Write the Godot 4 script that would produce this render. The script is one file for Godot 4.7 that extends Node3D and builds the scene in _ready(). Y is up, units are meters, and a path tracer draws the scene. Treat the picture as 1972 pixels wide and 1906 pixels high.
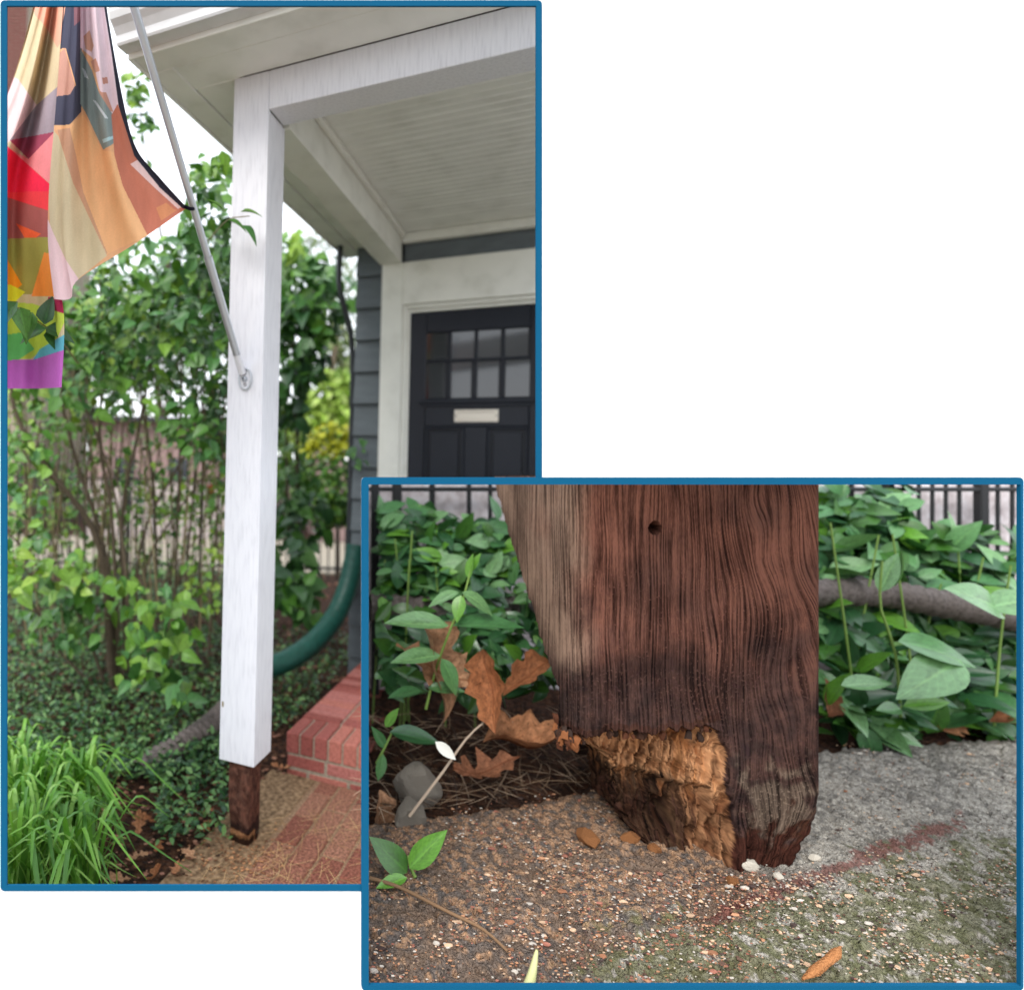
extends Node3D
# A white display wall with two blue-framed openings. Behind the tall one stands a porch corner with a white
# post in a garden; behind the wide one an enlarged model of the rotten foot of that post on its slab.

const F := 1230.0          # focal length of the lens in units of the layout grid
const CX := 523.0          # optical axis on the layout grid
const CY := 885.0
const EYE := 1.52
const WALL := 1.5          # distance of the display wall
const SLAB := 1.27         # how far the model's slab lies below the eye
const REAR := 3.72         # rear of the model bay

var rng := RandomNumberGenerator.new()
var nz := FastNoiseLite.new()
var nf := FastNoiseLite.new()
var cam_b := Basis()
var eye := Vector3(0, EYE, 0)
var right_dir := Vector3()
var in_dir := Vector3()
var corner := Vector3()
var house_b := Basis()
var names := {}
var M := {}
var greens := []
var heart := []
var oval := []

# ---------------------------------------------------------------- layout
func at(x: float, y: float, d: float) -> Vector3:
	return eye + cam_b * Vector3((x - CX) / F * d, -(y - CY) / F * d, -d)

func on_ground(x: float, y: float, h := 0.0) -> Vector3:
	var r := cam_b * Vector3((x - CX) / F, -(y - CY) / F, -1.0)
	return eye + r * ((h - EYE) / r.y)

func hp(a: float, h: float, b: float) -> Vector3:
	return corner + right_dir * a + in_dir * b + Vector3.UP * h

func on_slab(x: float, y: float, lift := 0.0) -> Vector3:
	return at(x, y, SLAB * F / (y - CY)) + cam_b * Vector3(0, lift, 0)

func c8(r: int, g: int, b: int) -> Color:
	return Color8(r, g, b)

func lin(r: int, g: int, b: int) -> Color:
	return Color8(r, g, b).srgb_to_linear()

# ---------------------------------------------------------------- nodes
func numbered(called: String) -> String:
	if not names.has(called):
		names[called] = 0
		return called
	names[called] += 1
	return "%s_%03d" % [called, names[called]]

func thing(called: String, label: String, category: String, xf: Transform3D, group := "", kind := "") -> Node3D:
	var o := Node3D.new()
	o.name = numbered(called)
	add_child(o)
	o.transform = xf
	o.set_meta("label", label)
	o.set_meta("category", category)
	if group: o.set_meta("group", group)
	if kind: o.set_meta("kind", kind)
	return o

func part(parent: Node3D, called: String, mesh: Mesh, mat: Material, xf := Transform3D()) -> MeshInstance3D:
	var o := MeshInstance3D.new()
	o.name = called
	o.mesh = mesh
	o.material_override = mat
	o.transform = xf
	parent.add_child(o, true)
	return o

func single(called: String, label: String, category: String, mesh: Mesh, mat: Material, xf := Transform3D(), group := "", kind := "") -> MeshInstance3D:
	var o := MeshInstance3D.new()
	o.name = numbered(called)
	o.mesh = mesh
	o.material_override = mat
	o.transform = xf
	add_child(o)
	o.set_meta("label", label)
	o.set_meta("category", category)
	if group: o.set_meta("group", group)
	if kind: o.set_meta("kind", kind)
	return o

func copies(parent: Node, called: String, mesh: Mesh, mat: Material, list: Array, cols: Array) -> MultiMeshInstance3D:
	var mm := MultiMesh.new()
	mm.transform_format = MultiMesh.TRANSFORM_3D
	mm.use_colors = true
	mm.mesh = mesh
	mm.instance_count = list.size()
	for i in list.size():
		mm.set_instance_transform(i, list[i])
		mm.set_instance_color(i, cols[i])
	var o := MultiMeshInstance3D.new()
	o.name = called
	o.multimesh = mm
	o.material_override = mat
	parent.add_child(o, true)
	o.set_meta("kind", "stuff")
	return o

# ---------------------------------------------------------------- meshes
func begin() -> SurfaceTool:
	var st := SurfaceTool.new()
	st.begin(Mesh.PRIMITIVE_TRIANGLES)
	return st

func face(st: SurfaceTool, p: Array, ctr: Vector3) -> void:
	var n: Vector3 = (p[1] - p[0]).cross(p[2] - p[0])
	if n.length() < 1e-12:
		return
	n = n.normalized()
	var q := p.duplicate()
	if n.dot(p[0] - ctr) < 0.0:
		q.reverse()
		n = -n
	for i in range(1, q.size() - 1):
		for k in [0, i + 1, i]:
			st.set_normal(n)
			st.add_vertex(q[k])

func cbox(st: SurfaceTool, mn: Vector3, mx: Vector3, c := 0.003) -> void:
	var ctr := (mn + mx) / 2.0
	var h := (mx - mn) / 2.0
	c = minf(c, minf(h.x, minf(h.y, h.z)) * 0.45)
	var P := func(sx: float, sy: float, sz: float, ax: int) -> Vector3:
		var v := Vector3(sx * (h.x - c), sy * (h.y - c), sz * (h.z - c))
		v[ax] = [sx, sy, sz][ax] * h[ax]
		return ctr + v
	for ax in 3:
		for s in [-1.0, 1.0]:
			var q := []
			for k in [[-1.0, -1.0], [1.0, -1.0], [1.0, 1.0], [-1.0, 1.0]]:
				var e := [0.0, 0.0, 0.0]
				e[ax] = s
				e[(ax + 1) % 3] = k[0]
				e[(ax + 2) % 3] = k[1]
				q.append(P.call(e[0], e[1], e[2], ax))
			face(st, q, ctr)
	for ax in 3:
		var b := (ax + 1) % 3
		var d := (ax + 2) % 3
		for s1 in [-1.0, 1.0]:
			for s2 in [-1.0, 1.0]:
				var q := []
				for k in [[-1.0, b], [1.0, b], [1.0, d], [-1.0, d]]:
					var e := [0.0, 0.0, 0.0]
					e[ax] = k[0]
					e[b] = s1
					e[d] = s2
					q.append(P.call(e[0], e[1], e[2], k[1]))
				face(st, q, ctr)
	for sx in [-1.0, 1.0]:
		for sy in [-1.0, 1.0]:
			for sz in [-1.0, 1.0]:
				face(st, [P.call(sx, sy, sz, 0), P.call(sx, sy, sz, 1), P.call(sx, sy, sz, 2)], ctr)

func box(mn: Vector3, mx: Vector3, c := 0.003) -> ArrayMesh:
	var st := begin()
	cbox(st, mn, mx, c)
	return st.commit()

# box in house terms: a to the right, h up, b into the house
func hbox(a0: float, a1: float, h0: float, h1: float, b0: float, b1: float, c := 0.003) -> ArrayMesh:
	return box(Vector3(a0, h0, -b1), Vector3(a1, h1, -b0), c)

func prism(poly: PackedVector2Array, z0: float, z1: float) -> ArrayMesh:
	var st := begin()
	var tri := Geometry2D.triangulate_polygon(poly)
	for zz in [z0, z1]:
		var n := Vector3(0, 0, 1.0 if zz == maxf(z0, z1) else -1.0)
		for i in range(0, tri.size(), 3):
			var t := [poly[tri[i]], poly[tri[i + 1]], poly[tri[i + 2]]]
			var cr: float = (t[1] - t[0]).cross(t[2] - t[0])
			var ord := [0, 1, 2] if (cr < 0.0) == (n.z > 0.0) else [0, 2, 1]
			for k in ord:
				st.set_normal(n)
				st.add_vertex(Vector3(t[k].x, t[k].y, zz))
	var cw := Geometry2D.is_polygon_clockwise(poly)
	for i in poly.size():
		var p := poly[i]
		var q := poly[(i + 1) % poly.size()]
		var d := q - p
		var n2 := Vector2(d.y, -d.x).normalized() * (-1.0 if cw else 1.0)
		var m := (p + q) / 2.0 - n2 * 0.01
		face(st, [Vector3(p.x, p.y, z0), Vector3(q.x, q.y, z0), Vector3(q.x, q.y, z1), Vector3(p.x, p.y, z1)], Vector3(m.x, m.y, (z0 + z1) / 2.0))
	return st.commit()

func indexed(v: PackedVector3Array, n: PackedVector3Array, idx: PackedInt32Array, uv := PackedVector2Array(), col := PackedColorArray()) -> ArrayMesh:
	var arr := []
	arr.resize(Mesh.ARRAY_MAX)
	arr[Mesh.ARRAY_VERTEX] = v
	arr[Mesh.ARRAY_NORMAL] = n
	if uv.size(): arr[Mesh.ARRAY_TEX_UV] = uv
	if col.size(): arr[Mesh.ARRAY_COLOR] = col
	arr[Mesh.ARRAY_INDEX] = idx
	var m := ArrayMesh.new()
	m.add_surface_from_arrays(Mesh.PRIMITIVE_TRIANGLES, arr)
	return m

# a sheet of nu x nv points; v holds them row by row
func sheet(v: PackedVector3Array, nu: int, nv: int, uv := PackedVector2Array(), col := PackedColorArray(), wrap := false) -> ArrayMesh:
	var n := PackedVector3Array()
	n.resize(v.size())
	for j in nv:
		var ja := maxi(j - 1, 0) * nu
		var jb := mini(j + 1, nv - 1) * nu
		for i in nu:
			var ia := i - 1
			var ib := i + 1
			if wrap:
				if ia < 0: ia = nu - 2
				if ib > nu - 1: ib = 1
			else:
				ia = maxi(ia, 0)
				ib = mini(ib, nu - 1)
			var du := v[j * nu + ib] - v[j * nu + ia]
			var dv := v[jb + i] - v[ja + i]
			n[j * nu + i] = du.cross(dv).normalized()
	var idx := PackedInt32Array()
	idx.resize((nu - 1) * (nv - 1) * 6)
	var k := 0
	for j in nv - 1:
		for i in nu - 1:
			var p := j * nu + i
			for q in [p, p + nu, p + 1, p + 1, p + nu, p + nu + 1]:
				idx[k] = q
				k += 1
	return indexed(v, n, idx, uv, col)

func tube(pts: PackedVector3Array, radii: Array, sides := 8, capped := true) -> ArrayMesh:
	var v := PackedVector3Array()
	var uv := PackedVector2Array()
	var ref := Vector3(0.31, 0.2, 0.93)
	var count := pts.size()
	var run := 0.0
	for i in count:
		var t := (pts[mini(i + 1, count - 1)] - pts[maxi(i - 1, 0)]).normalized()
		var e1 := t.cross(ref).normalized()
		var e2 := e1.cross(t)
		ref = e2.cross(e1) if e2.cross(e1).length() > 0.1 else ref
		ref = (ref + e2 * 0.001).normalized()
		if absf(t.dot(ref)) > 0.95: ref = e2
		var r: float = radii[i] if radii.size() == count else lerpf(radii[0], radii[radii.size() - 1], float(i) / (count - 1))
		if i > 0: run += pts[i].distance_to(pts[i - 1])
		for s in sides + 1:
			var an := TAU * s / sides
			v.append(pts[i] + (e1 * cos(an) + e2 * sin(an)) * r)
			uv.append(Vector2(float(s) / sides, run))
		ref = e2
	var m := sheet(v, sides + 1, count, uv, PackedColorArray(), true)
	if not capped:
		return m
	var st := begin()
	st.append_from(m, 0, Transform3D())
	for e in [0, count - 1]:
		var ring := []
		for s in sides: ring.append(v[e * (sides + 1) + s])
		face(st, ring, pts[1] if e == 0 else pts[count - 2])
	return st.commit()

func smooth_path(ctrl: Array, steps: int) -> PackedVector3Array:
	var c := Curve3D.new()
	for i in ctrl.size():
		var tn: Vector3 = (ctrl[mini(i + 1, ctrl.size() - 1)] - ctrl[maxi(i - 1, 0)]) / 6.0
		c.add_point(ctrl[i], -tn, tn)
	var out := PackedVector3Array()
	for i in steps + 1:
		out.append(c.sample_baked(c.get_baked_length() * i / steps, true))
	return out

func leaf_mesh(len: float, wid: float, shape: String, fold: float, droop: float, rows := 6, wave := 0.0) -> ArrayMesh:
	var v := PackedVector3Array()
	var uv := PackedVector2Array()
	for j in rows + 1:
		var t := float(j) / rows
		var w := 0.0
		if shape == "heart":
			w = pow(sin(PI * pow(t, 0.55)), 0.85) * (1.0 - 0.25 * t)
		elif shape == "blade":
			w = sqrt(clampf(1.0 - t, 0.0, 1.0)) * (0.55 + 0.45 * minf(1.0, t * 6.0))
		else:
			w = pow(sin(PI * pow(t, 0.8)), 0.9)
		if wave > 0.0: w *= 0.86 + 0.16 * sin(t * 19.0 + wave * 3.0) + 0.08 * sin(t * 41.0)
		w = maxf(w, 0.012) * wid * 0.5
		var y := t * len
		var z := -droop * len * t * t + wave * sin(t * 9.0) * len * 0.04
		var back := -0.10 * len * (1.0 - smoothstep(0.0, 0.25, t)) if shape == "heart" else 0.0
		for s in [-1.0, -0.5, 0.0, 0.5, 1.0]:
			v.append(Vector3(s * w, y + back * absf(s), z + absf(s) * w * fold))
			uv.append(Vector2(0.5 + s * 0.5, t))
	return sheet(v, 5, rows + 1, uv)

func frame_to(tip: Vector3, face_dir: Vector3) -> Basis:
	var y := tip.normalized()
	var z := (face_dir - y * face_dir.dot(y)).normalized()
	return Basis(y.cross(z), y, z)

func rdir() -> Vector3:
	return Vector3(rng.randfn(), rng.randfn(), rng.randfn()).normalized()

# ---------------------------------------------------------------- materials
func ramp(cols: Array, pos := []) -> Gradient:
	var g := Gradient.new()
	var o := PackedFloat32Array()
	var c := PackedColorArray()
	for i in cols.size():
		o.append(pos[i] if pos.size() else float(i) / (cols.size() - 1))
		c.append(cols[i])
	g.offsets = o
	g.colors = c
	return g

func noise_tex(freq: float, cols: Array, pos := [], sd := 1, size := 512, octaves := 5, cellular := false) -> NoiseTexture2D:
	var n := FastNoiseLite.new()
	n.seed = sd
	n.frequency = freq
	n.noise_type = FastNoiseLite.TYPE_CELLULAR if cellular else FastNoiseLite.TYPE_SIMPLEX_SMOOTH
	n.fractal_octaves = octaves
	var t := NoiseTexture2D.new()
	t.width = size
	t.height = size
	t.seamless = true
	t.noise = n
	t.color_ramp = ramp(cols, pos)
	return t

func bump_tex(freq: float, sd: int, octaves := 5) -> NoiseTexture2D:
	return noise_tex(freq, [Color.BLACK, Color.WHITE], [], sd, 512, octaves)

func mat(c: Color, rough := 0.7, spec := 0.5) -> StandardMaterial3D:
	var m := StandardMaterial3D.new()
	m.albedo_color = c
	m.roughness = rough
	m.metallic_specular = spec
	return m

func tri_mat(c: Color, rough: float, tex: Texture2D, scale: Vector3, bump: Texture2D = null, depth := 0.2, spec := 0.4) -> StandardMaterial3D:
	var m := mat(c, rough, spec)
	m.uv1_triplanar = true
	m.uv1_scale = scale
	m.albedo_texture = tex
	if bump:
		m.heightmap_enabled = true
		m.heightmap_texture = bump
		m.heightmap_scale = depth
	return m

func leaf_mat(c: Color, rough := 0.42) -> StandardMaterial3D:
	var m := mat(c, rough, 0.45)
	m.backlight_enabled = true
	m.backlight = Color(c.r * 0.75, c.g * 0.8, c.b * 0.35)
	m.uv1_triplanar = false
	m.albedo_texture = M.leaf_tex
	return m

func vein_texture() -> ImageTexture:
	var im := Image.create(96, 128, false, Image.FORMAT_RGB8)
	for y in 128:
		for x in 96:
			var u := (x + 0.5) / 96.0 - 0.5
			var t := (y + 0.5) / 128.0
			var k := 0.90 + 0.10 * nz.get_noise_2d(x * 3.0, y * 3.0)
			var side := fposmod((t - absf(u) * 0.55) * 9.0, 1.0)
			var w := 1.0 - smoothstep(0.0, 0.16, minf(side, 1.0 - side))
			var mid := 1.0 - smoothstep(0.01, 0.05, absf(u))
			var v := maxf(mid, w * 0.45)
			k -= 0.10 * smoothstep(0.2, 0.5, nz.get_noise_2d(x * 1.3 + 70.0, y * 1.3)) + 0.04
			im.set_pixel(x, y, Color(k + 0.16 * v, k + 0.13 * v, k + 0.10 * v).clamp())
	return ImageTexture.create_from_image(im)

func dead_texture() -> ImageTexture:
	var im := Image.create(128, 192, false, Image.FORMAT_RGB8)
	for y in 192:
		for x in 128:
			var u := (x + 0.5) / 128.0 - 0.5
			var t := (y + 0.5) / 192.0
			var k := 0.80 + 0.22 * nz.get_noise_2d(x * 2.0, y * 2.0) + 0.14 * nz.get_noise_2d(x * 9.0 + 50.0, y * 9.0)
			var side := fposmod((t - absf(u) * 0.7) * 7.0, 1.0)
			var v := maxf(1.0 - smoothstep(0.008, 0.03, absf(u)), (1.0 - smoothstep(0.0, 0.08, minf(side, 1.0 - side))) * 0.6)
			var c := Color(k, k * 0.97, k * 0.93).lerp(Color(0.62, 0.50, 0.42), v * 0.6)
			if nz.get_noise_2d(x * 5.0, y * 5.0 + 90.0) > 0.42: c = c * 0.7
			im.set_pixel(x, y, c.clamp())
	return ImageTexture.create_from_image(im)

func make_materials() -> void:
	M.leaf_tex = vein_texture()
	var mott := noise_tex(0.012, [c8(232, 232, 230), c8(248, 248, 248), c8(255, 255, 255)], [0.0, 0.45, 1.0], 3, 512, 6)
	var streak := noise_tex(0.02, [c8(238, 238, 239), c8(250, 250, 251), c8(255, 255, 255)], [0.1, 0.42, 0.8], 9, 512, 5)
	M.page = mat(Color(0.975, 0.975, 0.975), 0.9, 0.2)
	M.blue = mat(c8(18, 84, 118), 0.8, 0.15)
	M.paint = tri_mat(c8(226, 226, 231), 0.5, streak, Vector3(7.0, 0.7, 7.0), bump_tex(0.04, 4), 0.06)
	M.trim = tri_mat(c8(240, 240, 232), 0.5, mott, Vector3(0.7, 0.7, 0.7), bump_tex(0.03, 5), 0.04)
	M.soffit = tri_mat(c8(240, 240, 234), 0.55, mott, Vector3(0.6, 0.6, 0.6))
	M.gutter = tri_mat(c8(226, 226, 226), 0.35, mott, Vector3(1.0, 1.0, 1.0))
	M.siding = tri_mat(c8(106, 114, 119), 0.6, noise_tex(0.01, [c8(225, 226, 226), Color.WHITE], [], 12), Vector3(1, 3, 1))
	M.door = tri_mat(c8(24, 29, 40), 0.34, noise_tex(0.02, [c8(225, 226, 230), Color.WHITE], [], 13), Vector3(1, 1, 1))
	M.glass = mat(c8(26, 30, 34), 0.06, 0.9)
	M.nickel = mat(c8(214, 206, 192), 0.35)
	M.nickel.metallic = 0.55
	M.alu = mat(c8(188, 192, 198), 0.32)
	M.alu.metallic = 0.6
	M.black_cloth = mat(c8(22, 22, 34), 0.9, 0.2)
	M.iron = mat(c8(26, 27, 30), 0.5)
	M.spout = mat(c8(48, 52, 56), 0.5)
	var br := noise_tex(0.03, [c8(190, 180, 178), c8(235, 228, 226), Color.WHITE], [0.0, 0.5, 1.0], 21)
	var bb := bump_tex(0.05, 22)
	M.bricks = []
	for c in [c8(182, 108, 96), c8(166, 96, 88), c8(192, 122, 108), c8(154, 86, 78), c8(186, 120, 112)]:
		M.bricks.append(tri_mat(c, 0.85, br, Vector3(3, 3, 3), bb, 0.25))
	M.mortar = tri_mat(c8(168, 160, 142), 0.95, br, Vector3(3, 3, 3), bb, 0.3)
	var sand := noise_tex(0.035, [c8(120, 108, 96), c8(196, 180, 160), c8(255, 244, 226)], [0.05, 0.5, 0.95], 23)
	M.pavers = []
	for c in [c8(176, 126, 116), c8(186, 142, 130), c8(164, 110, 102), c8(194, 156, 142)]:
		M.pavers.append(tri_mat(c, 0.9, sand, Vector3(4, 4, 4), bb, 0.4))
	M.concrete = tri_mat(c8(176, 168, 154), 0.95, noise_tex(0.02, [c8(176, 168, 158), c8(232, 228, 222), Color.WHITE], [0.0, 0.5, 1.0], 24, 512, 7), Vector3(2.5, 2.5, 2.5), bb, 0.5)
	M.dirty_slab = tri_mat(c8(168, 148, 126), 0.95, sand, Vector3(2.0, 2.0, 2.0))
	M.bedding = tri_mat(c8(178, 156, 138), 0.95, sand, Vector3(5, 5, 5))
	M.old_brick = tri_mat(c8(140, 92, 86), 0.9, br, Vector3(1, 1, 1))
	M.far_brick = tri_mat(c8(160, 138, 134), 0.9, br, Vector3(1, 1, 1))
	M.white_wall = tri_mat(c8(232, 228, 232), 0.9, br, Vector3(0.7, 0.7, 0.7))
	M.far_wall = tri_mat(c8(190, 182, 178), 0.9, br, Vector3(0.7, 0.7, 0.7))
	M.roof_grey = tri_mat(c8(140, 128, 126), 0.9, br, Vector3(2, 2, 2))
	M.window = mat(c8(38, 42, 50), 0.15, 0.7)
	M.soil = tri_mat(c8(112, 84, 66), 0.97, noise_tex(0.03, [c8(70, 58, 50), c8(160, 140, 126), c8(250, 226, 206)], [0.1, 0.5, 0.95], 31), Vector3(1.3, 1.3, 1.3), bump_tex(0.05, 32), 3.0)
	M.bark = tri_mat(c8(122, 108, 90), 0.9, noise_tex(0.05, [c8(150, 146, 140), Color.WHITE], [], 33), Vector3(6, 2, 6), bump_tex(0.05, 34), 0.4)
	M.twig = mat(c8(130, 116, 84), 0.8)
	M.green_stem = mat(c8(120, 150, 70), 0.6)
	M.pipe_green = tri_mat(c8(30, 84, 74), 0.42, noise_tex(0.02, [c8(190, 196, 190), Color.WHITE], [], 35), Vector3(2, 2, 2))
	M.pipe_grey = tri_mat(c8(112, 104, 102), 0.8, noise_tex(0.03, [c8(120, 118, 110), c8(230, 226, 222), Color.WHITE], [], 36), Vector3(3, 3, 3))
	greens = []
	for c in [c8(106, 154, 56), c8(86, 138, 52), c8(128, 172, 64), c8(68, 116, 54), c8(152, 186, 70), c8(54, 96, 52), c8(78, 130, 66)]:
		greens.append(leaf_mat(c))
	M.leaf_any = leaf_mat(Color.WHITE)
	M.leaf_any.albedo_color = Color.WHITE
	M.leaf_any.vertex_color_use_as_albedo = true
	M.leaf_any.backlight = c8(70, 96, 26)
	M.chip_any = mat(Color.WHITE, 0.9, 0.25)
	M.chip_any.vertex_color_use_as_albedo = true
	M.dead_tex = dead_texture()
	M.oak = []
	for c in [c8(206, 150, 112), c8(188, 126, 88), c8(218, 172, 138), c8(160, 110, 84)]:
		var o := mat(c, 0.75, 0.3)
		o.albedo_texture = M.dead_tex
		o.backlight_enabled = true
		o.backlight = Color(c.r * 0.4, c.g * 0.35, c.b * 0.25)
		M.oak.append(o)
	M.stone = tri_mat(c8(206, 210, 214), 0.9, sand, Vector3(3, 3, 3), bb, 0.6)
	for k in 3:
		heart.append(leaf_mesh(1.0, [0.78, 0.70, 0.86][k], "heart", [0.25, 0.4, 0.12][k], [0.18, 0.32, 0.08][k]))
		oval.append(leaf_mesh(1.0, [0.46, 0.52, 0.40][k], "oval", [0.3, 0.16, 0.45][k], [0.14, 0.28, 0.05][k], 8))

# ---------------------------------------------------------------- setting
func make_world() -> void:
	nz.seed = 5
	nz.frequency = 0.02
	nz.fractal_octaves = 4
	nf.seed = 8
	nf.frequency = 1.0
	nf.fractal_octaves = 3
	rng.seed = 20240
	cam_b = Basis(Vector3(0, 0, 1), deg_to_rad(1.29))
	var th := deg_to_rad(25.1)
	right_dir = Vector3(cos(th), 0, sin(th))
	in_dir = Vector3(sin(th), 0, -cos(th))
	house_b = Basis(right_dir, Vector3.UP, -in_dir)
	corner = Vector3(-0.0419, 0, -2.45)
	var cam := Camera3D.new()
	cam.name = "camera"
	add_child(cam)
	cam.projection = Camera3D.PROJECTION_FRUSTUM
	cam.near = 0.1
	cam.far = 400.0
	cam.size = 1906.0 / F * 0.1
	cam.frustum_offset = Vector2((986.0 - CX) / F * 0.1, -(953.0 - CY) / F * 0.1)
	cam.transform = Transform3D(cam_b, eye)
	cam.current = true
	var lens := CameraAttributesPhysical.new()
	lens.frustum_focal_length = 26.0
	lens.frustum_near = 0.1
	lens.frustum_far = 400.0
	lens.frustum_focus_distance = 1.72
	lens.exposure_aperture = 1.5
	cam.attributes = lens
	var sky_m := ProceduralSkyMaterial.new()
	sky_m.sky_top_color = Color(0.93, 0.96, 1.0)
	sky_m.sky_horizon_color = Color(0.98, 0.99, 1.0)
	sky_m.ground_bottom_color = Color(0.42, 0.42, 0.38)
	sky_m.ground_horizon_color = Color(0.6, 0.6, 0.58)
	var sky := Sky.new()
	sky.sky_material = sky_m
	var env := Environment.new()
	env.background_mode = Environment.BG_SKY
	env.sky = sky
	env.background_energy_multiplier = 1.0
	env.tonemap_mode = Environment.TONE_MAPPER_LINEAR
	env.tonemap_exposure = 2.15
	env.sdfgi_enabled = true
	env.ssao_enabled = true
	env.ssil_enabled = true
	var we := WorldEnvironment.new()
	we.name = "world_environment"
	we.environment = env
	add_child(we)
	var sun := DirectionalLight3D.new()
	sun.name = "sun"
	sun.light_energy = 0.4
	sun.light_color = Color(1.0, 0.985, 0.96)
	sun.light_angular_distance = 30.0
	sun.shadow_enabled = true
	sun.sky_mode = DirectionalLight3D.SKY_MODE_LIGHT_ONLY
	add_child(sun)
	sun.look_at_from_position(Vector3(-2.2, 4.2, 3.6), Vector3.ZERO)

func px_poly(pts: Array, d: float) -> PackedVector2Array:
	var o := PackedVector2Array()
	for p in pts:
		o.append(Vector2((p[0] - CX) / F * d, -(p[1] - CY) / F * d))
	return o

func arc(cx: float, cy: float, r: float, a0: float, a1: float) -> Array:
	var o := []
	for i in 7:
		var t := deg_to_rad(lerpf(a0, a1, i / 6.0))
		o.append([cx + r * cos(t), cy + r * sin(t)])
	return o

func build_display_wall() -> void:
	var xf := Transform3D(cam_b, eye)
	var xs := [-550.0, 4.0, 703.0, 1041.0, 1970.0, 2550.0]
	var ys := [-260.0, 4.0, 926.0, 1713.0, 1905.0, 2136.0]
	var solid := func(i: int, j: int) -> bool:
		if i < 0 or j < 0 or i > 4 or j > 4: return false
		var x: float = (xs[i] + xs[i + 1]) / 2.0
		var y: float = (ys[j] + ys[j + 1]) / 2.0
		if x > 4 and x < 1041 and y > 4 and y < 1713: return false
		if x > 703 and x < 1970 and y > 926 and y < 1905: return false
		return true
	var st := begin()
	for i in 5:
		for j in 5:
			if not solid.call(i, j): continue
			var c := px_poly([[xs[i], ys[j]], [xs[i + 1], ys[j]], [xs[i + 1], ys[j + 1]], [xs[i], ys[j + 1]]], WALL)
			var zf := -WALL
			var zb := -WALL - 0.008
			var ctr := Vector3((c[0].x + c[2].x) / 2, (c[0].y + c[2].y) / 2, (zf + zb) / 2)
			for z in [zf, zb]:
				face(st, [Vector3(c[0].x, c[0].y, z), Vector3(c[1].x, c[1].y, z), Vector3(c[2].x, c[2].y, z), Vector3(c[3].x, c[3].y, z)], ctr)
			var nb := [[0, -1], [1, 0], [0, 1], [-1, 0]]
			for k in 4:
				if solid.call(i + nb[k][0], j + nb[k][1]): continue
				var p := c[k]
				var q := c[(k + 1) % 4]
				face(st, [Vector3(p.x, p.y, zf), Vector3(q.x, q.y, zf), Vector3(q.x, q.y, zb), Vector3(p.x, p.y, zb)], ctr)
	var w := single("display_wall", "large plain white wall with two blue framed openings", "wall", st.commit(), M.page, xf)
	w.set_meta("kind", "structure")
	# blue mouldings round the openings
	var r := 8.5
	var f1 := thing("window_frame", "slim blue frame round the tall opening onto the porch", "frame", xf)
	var z1 := -WALL + 0.004
	var d1 := WALL - 0.004
	var g1 := func(v: float, c: float) -> float: return c + (v - c) * (WALL + 0.001) / d1
	var xl: float = g1.call(14.0, CX)
	var xr: float = g1.call(1031.0, CX)
	var yt: float = g1.call(14.0, CY)
	var yb: float = g1.call(1702.0, CY)
	part(f1, "top_rail", prism(px_poly(arc(r, r, r, 180, 270) + arc(1044 - r, r, r, 270, 360) + [[1044, yt], [0, yt]], d1), z1, -WALL - 0.001), M.blue)
	part(f1, "left_rail", prism(px_poly([[0, yt], [xl, yt], [xl, yb], [0, yb]], d1), z1, -WALL - 0.001), M.blue)
	part(f1, "right_rail", prism(px_poly([[xr, yt], [1044, yt], [1044, 923], [xr, 923]], d1), z1, -WALL - 0.001), M.blue)
	part(f1, "bottom_rail", prism(px_poly([[0, yb], [700, yb], [700, 1716]] + arc(r, 1716 - r, r, 90, 180), d1), z1, -WALL - 0.001), M.blue)
	var f2 := thing("window_frame", "slim blue frame round the wide opening onto the rotten post foot", "frame", xf)
	var z2 := -WALL + 0.008
	var d2 := WALL - 0.008
	var zb2 := -WALL - 0.001
	var g2 := func(v: float, c: float) -> float: return c + (v - c) * (WALL + 0.001) / d2
	xl = 710.0
	xr = g2.call(1958.0, CX)
	yt = 933.0
	yb = g2.call(1892.0, CY)
	part(f2, "top_rail", prism(px_poly(arc(696 + r, 919 + r, r, 180, 270) + arc(1972 - r, 919 + r, r, 270, 360) + [[1972, yt], [696, yt]], d2), z2, zb2), M.blue)
	part(f2, "bottom_rail", prism(px_poly([[696, yb], [1972, yb]] + arc(1972 - r, 1908 - r, r, 0, 90) + arc(696 + r, 1908 - r, r, 90, 180), d2), z2, zb2), M.blue)
	part(f2, "left_rail", prism(px_poly([[696, yt], [xl, yt], [xl, yb], [696, yb]], d2), z2, zb2), M.blue)
	part(f2, "right_rail", prism(px_poly([[xr, yt], [1972, yt], [1972, yb], [xr, yb]], d2), z2, zb2), M.blue)
	# side wall of the model bay
	var s2 := begin()
	var q := []
	for zz in [WALL + 0.009, REAR]:
		for xx in [697.0, 701.0]:
			for yy in [922.0, 0.0]:
				var p := Vector3((xx - CX) / F * zz, -(yy - CY) / F * zz if yy > 1.0 else -EYE, -zz)
				q.append(p)
	var cc := Vector3()
	for p in q: cc += p / 8.0
	for fidx in [[0, 1, 3, 2], [4, 5, 7, 6], [0, 1, 5, 4], [2, 3, 7, 6], [0, 2, 6, 4], [1, 3, 7, 5]]:
		face(s2, [q[fidx[0]], q[fidx[1]], q[fidx[2]], q[fidx[3]]], cc)
	var sw := single("bay_side_wall", "thin white side wall between the porch garden and the rotten post foot", "wall", s2.commit(), M.page, xf)
	sw.set_meta("kind", "structure")

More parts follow.
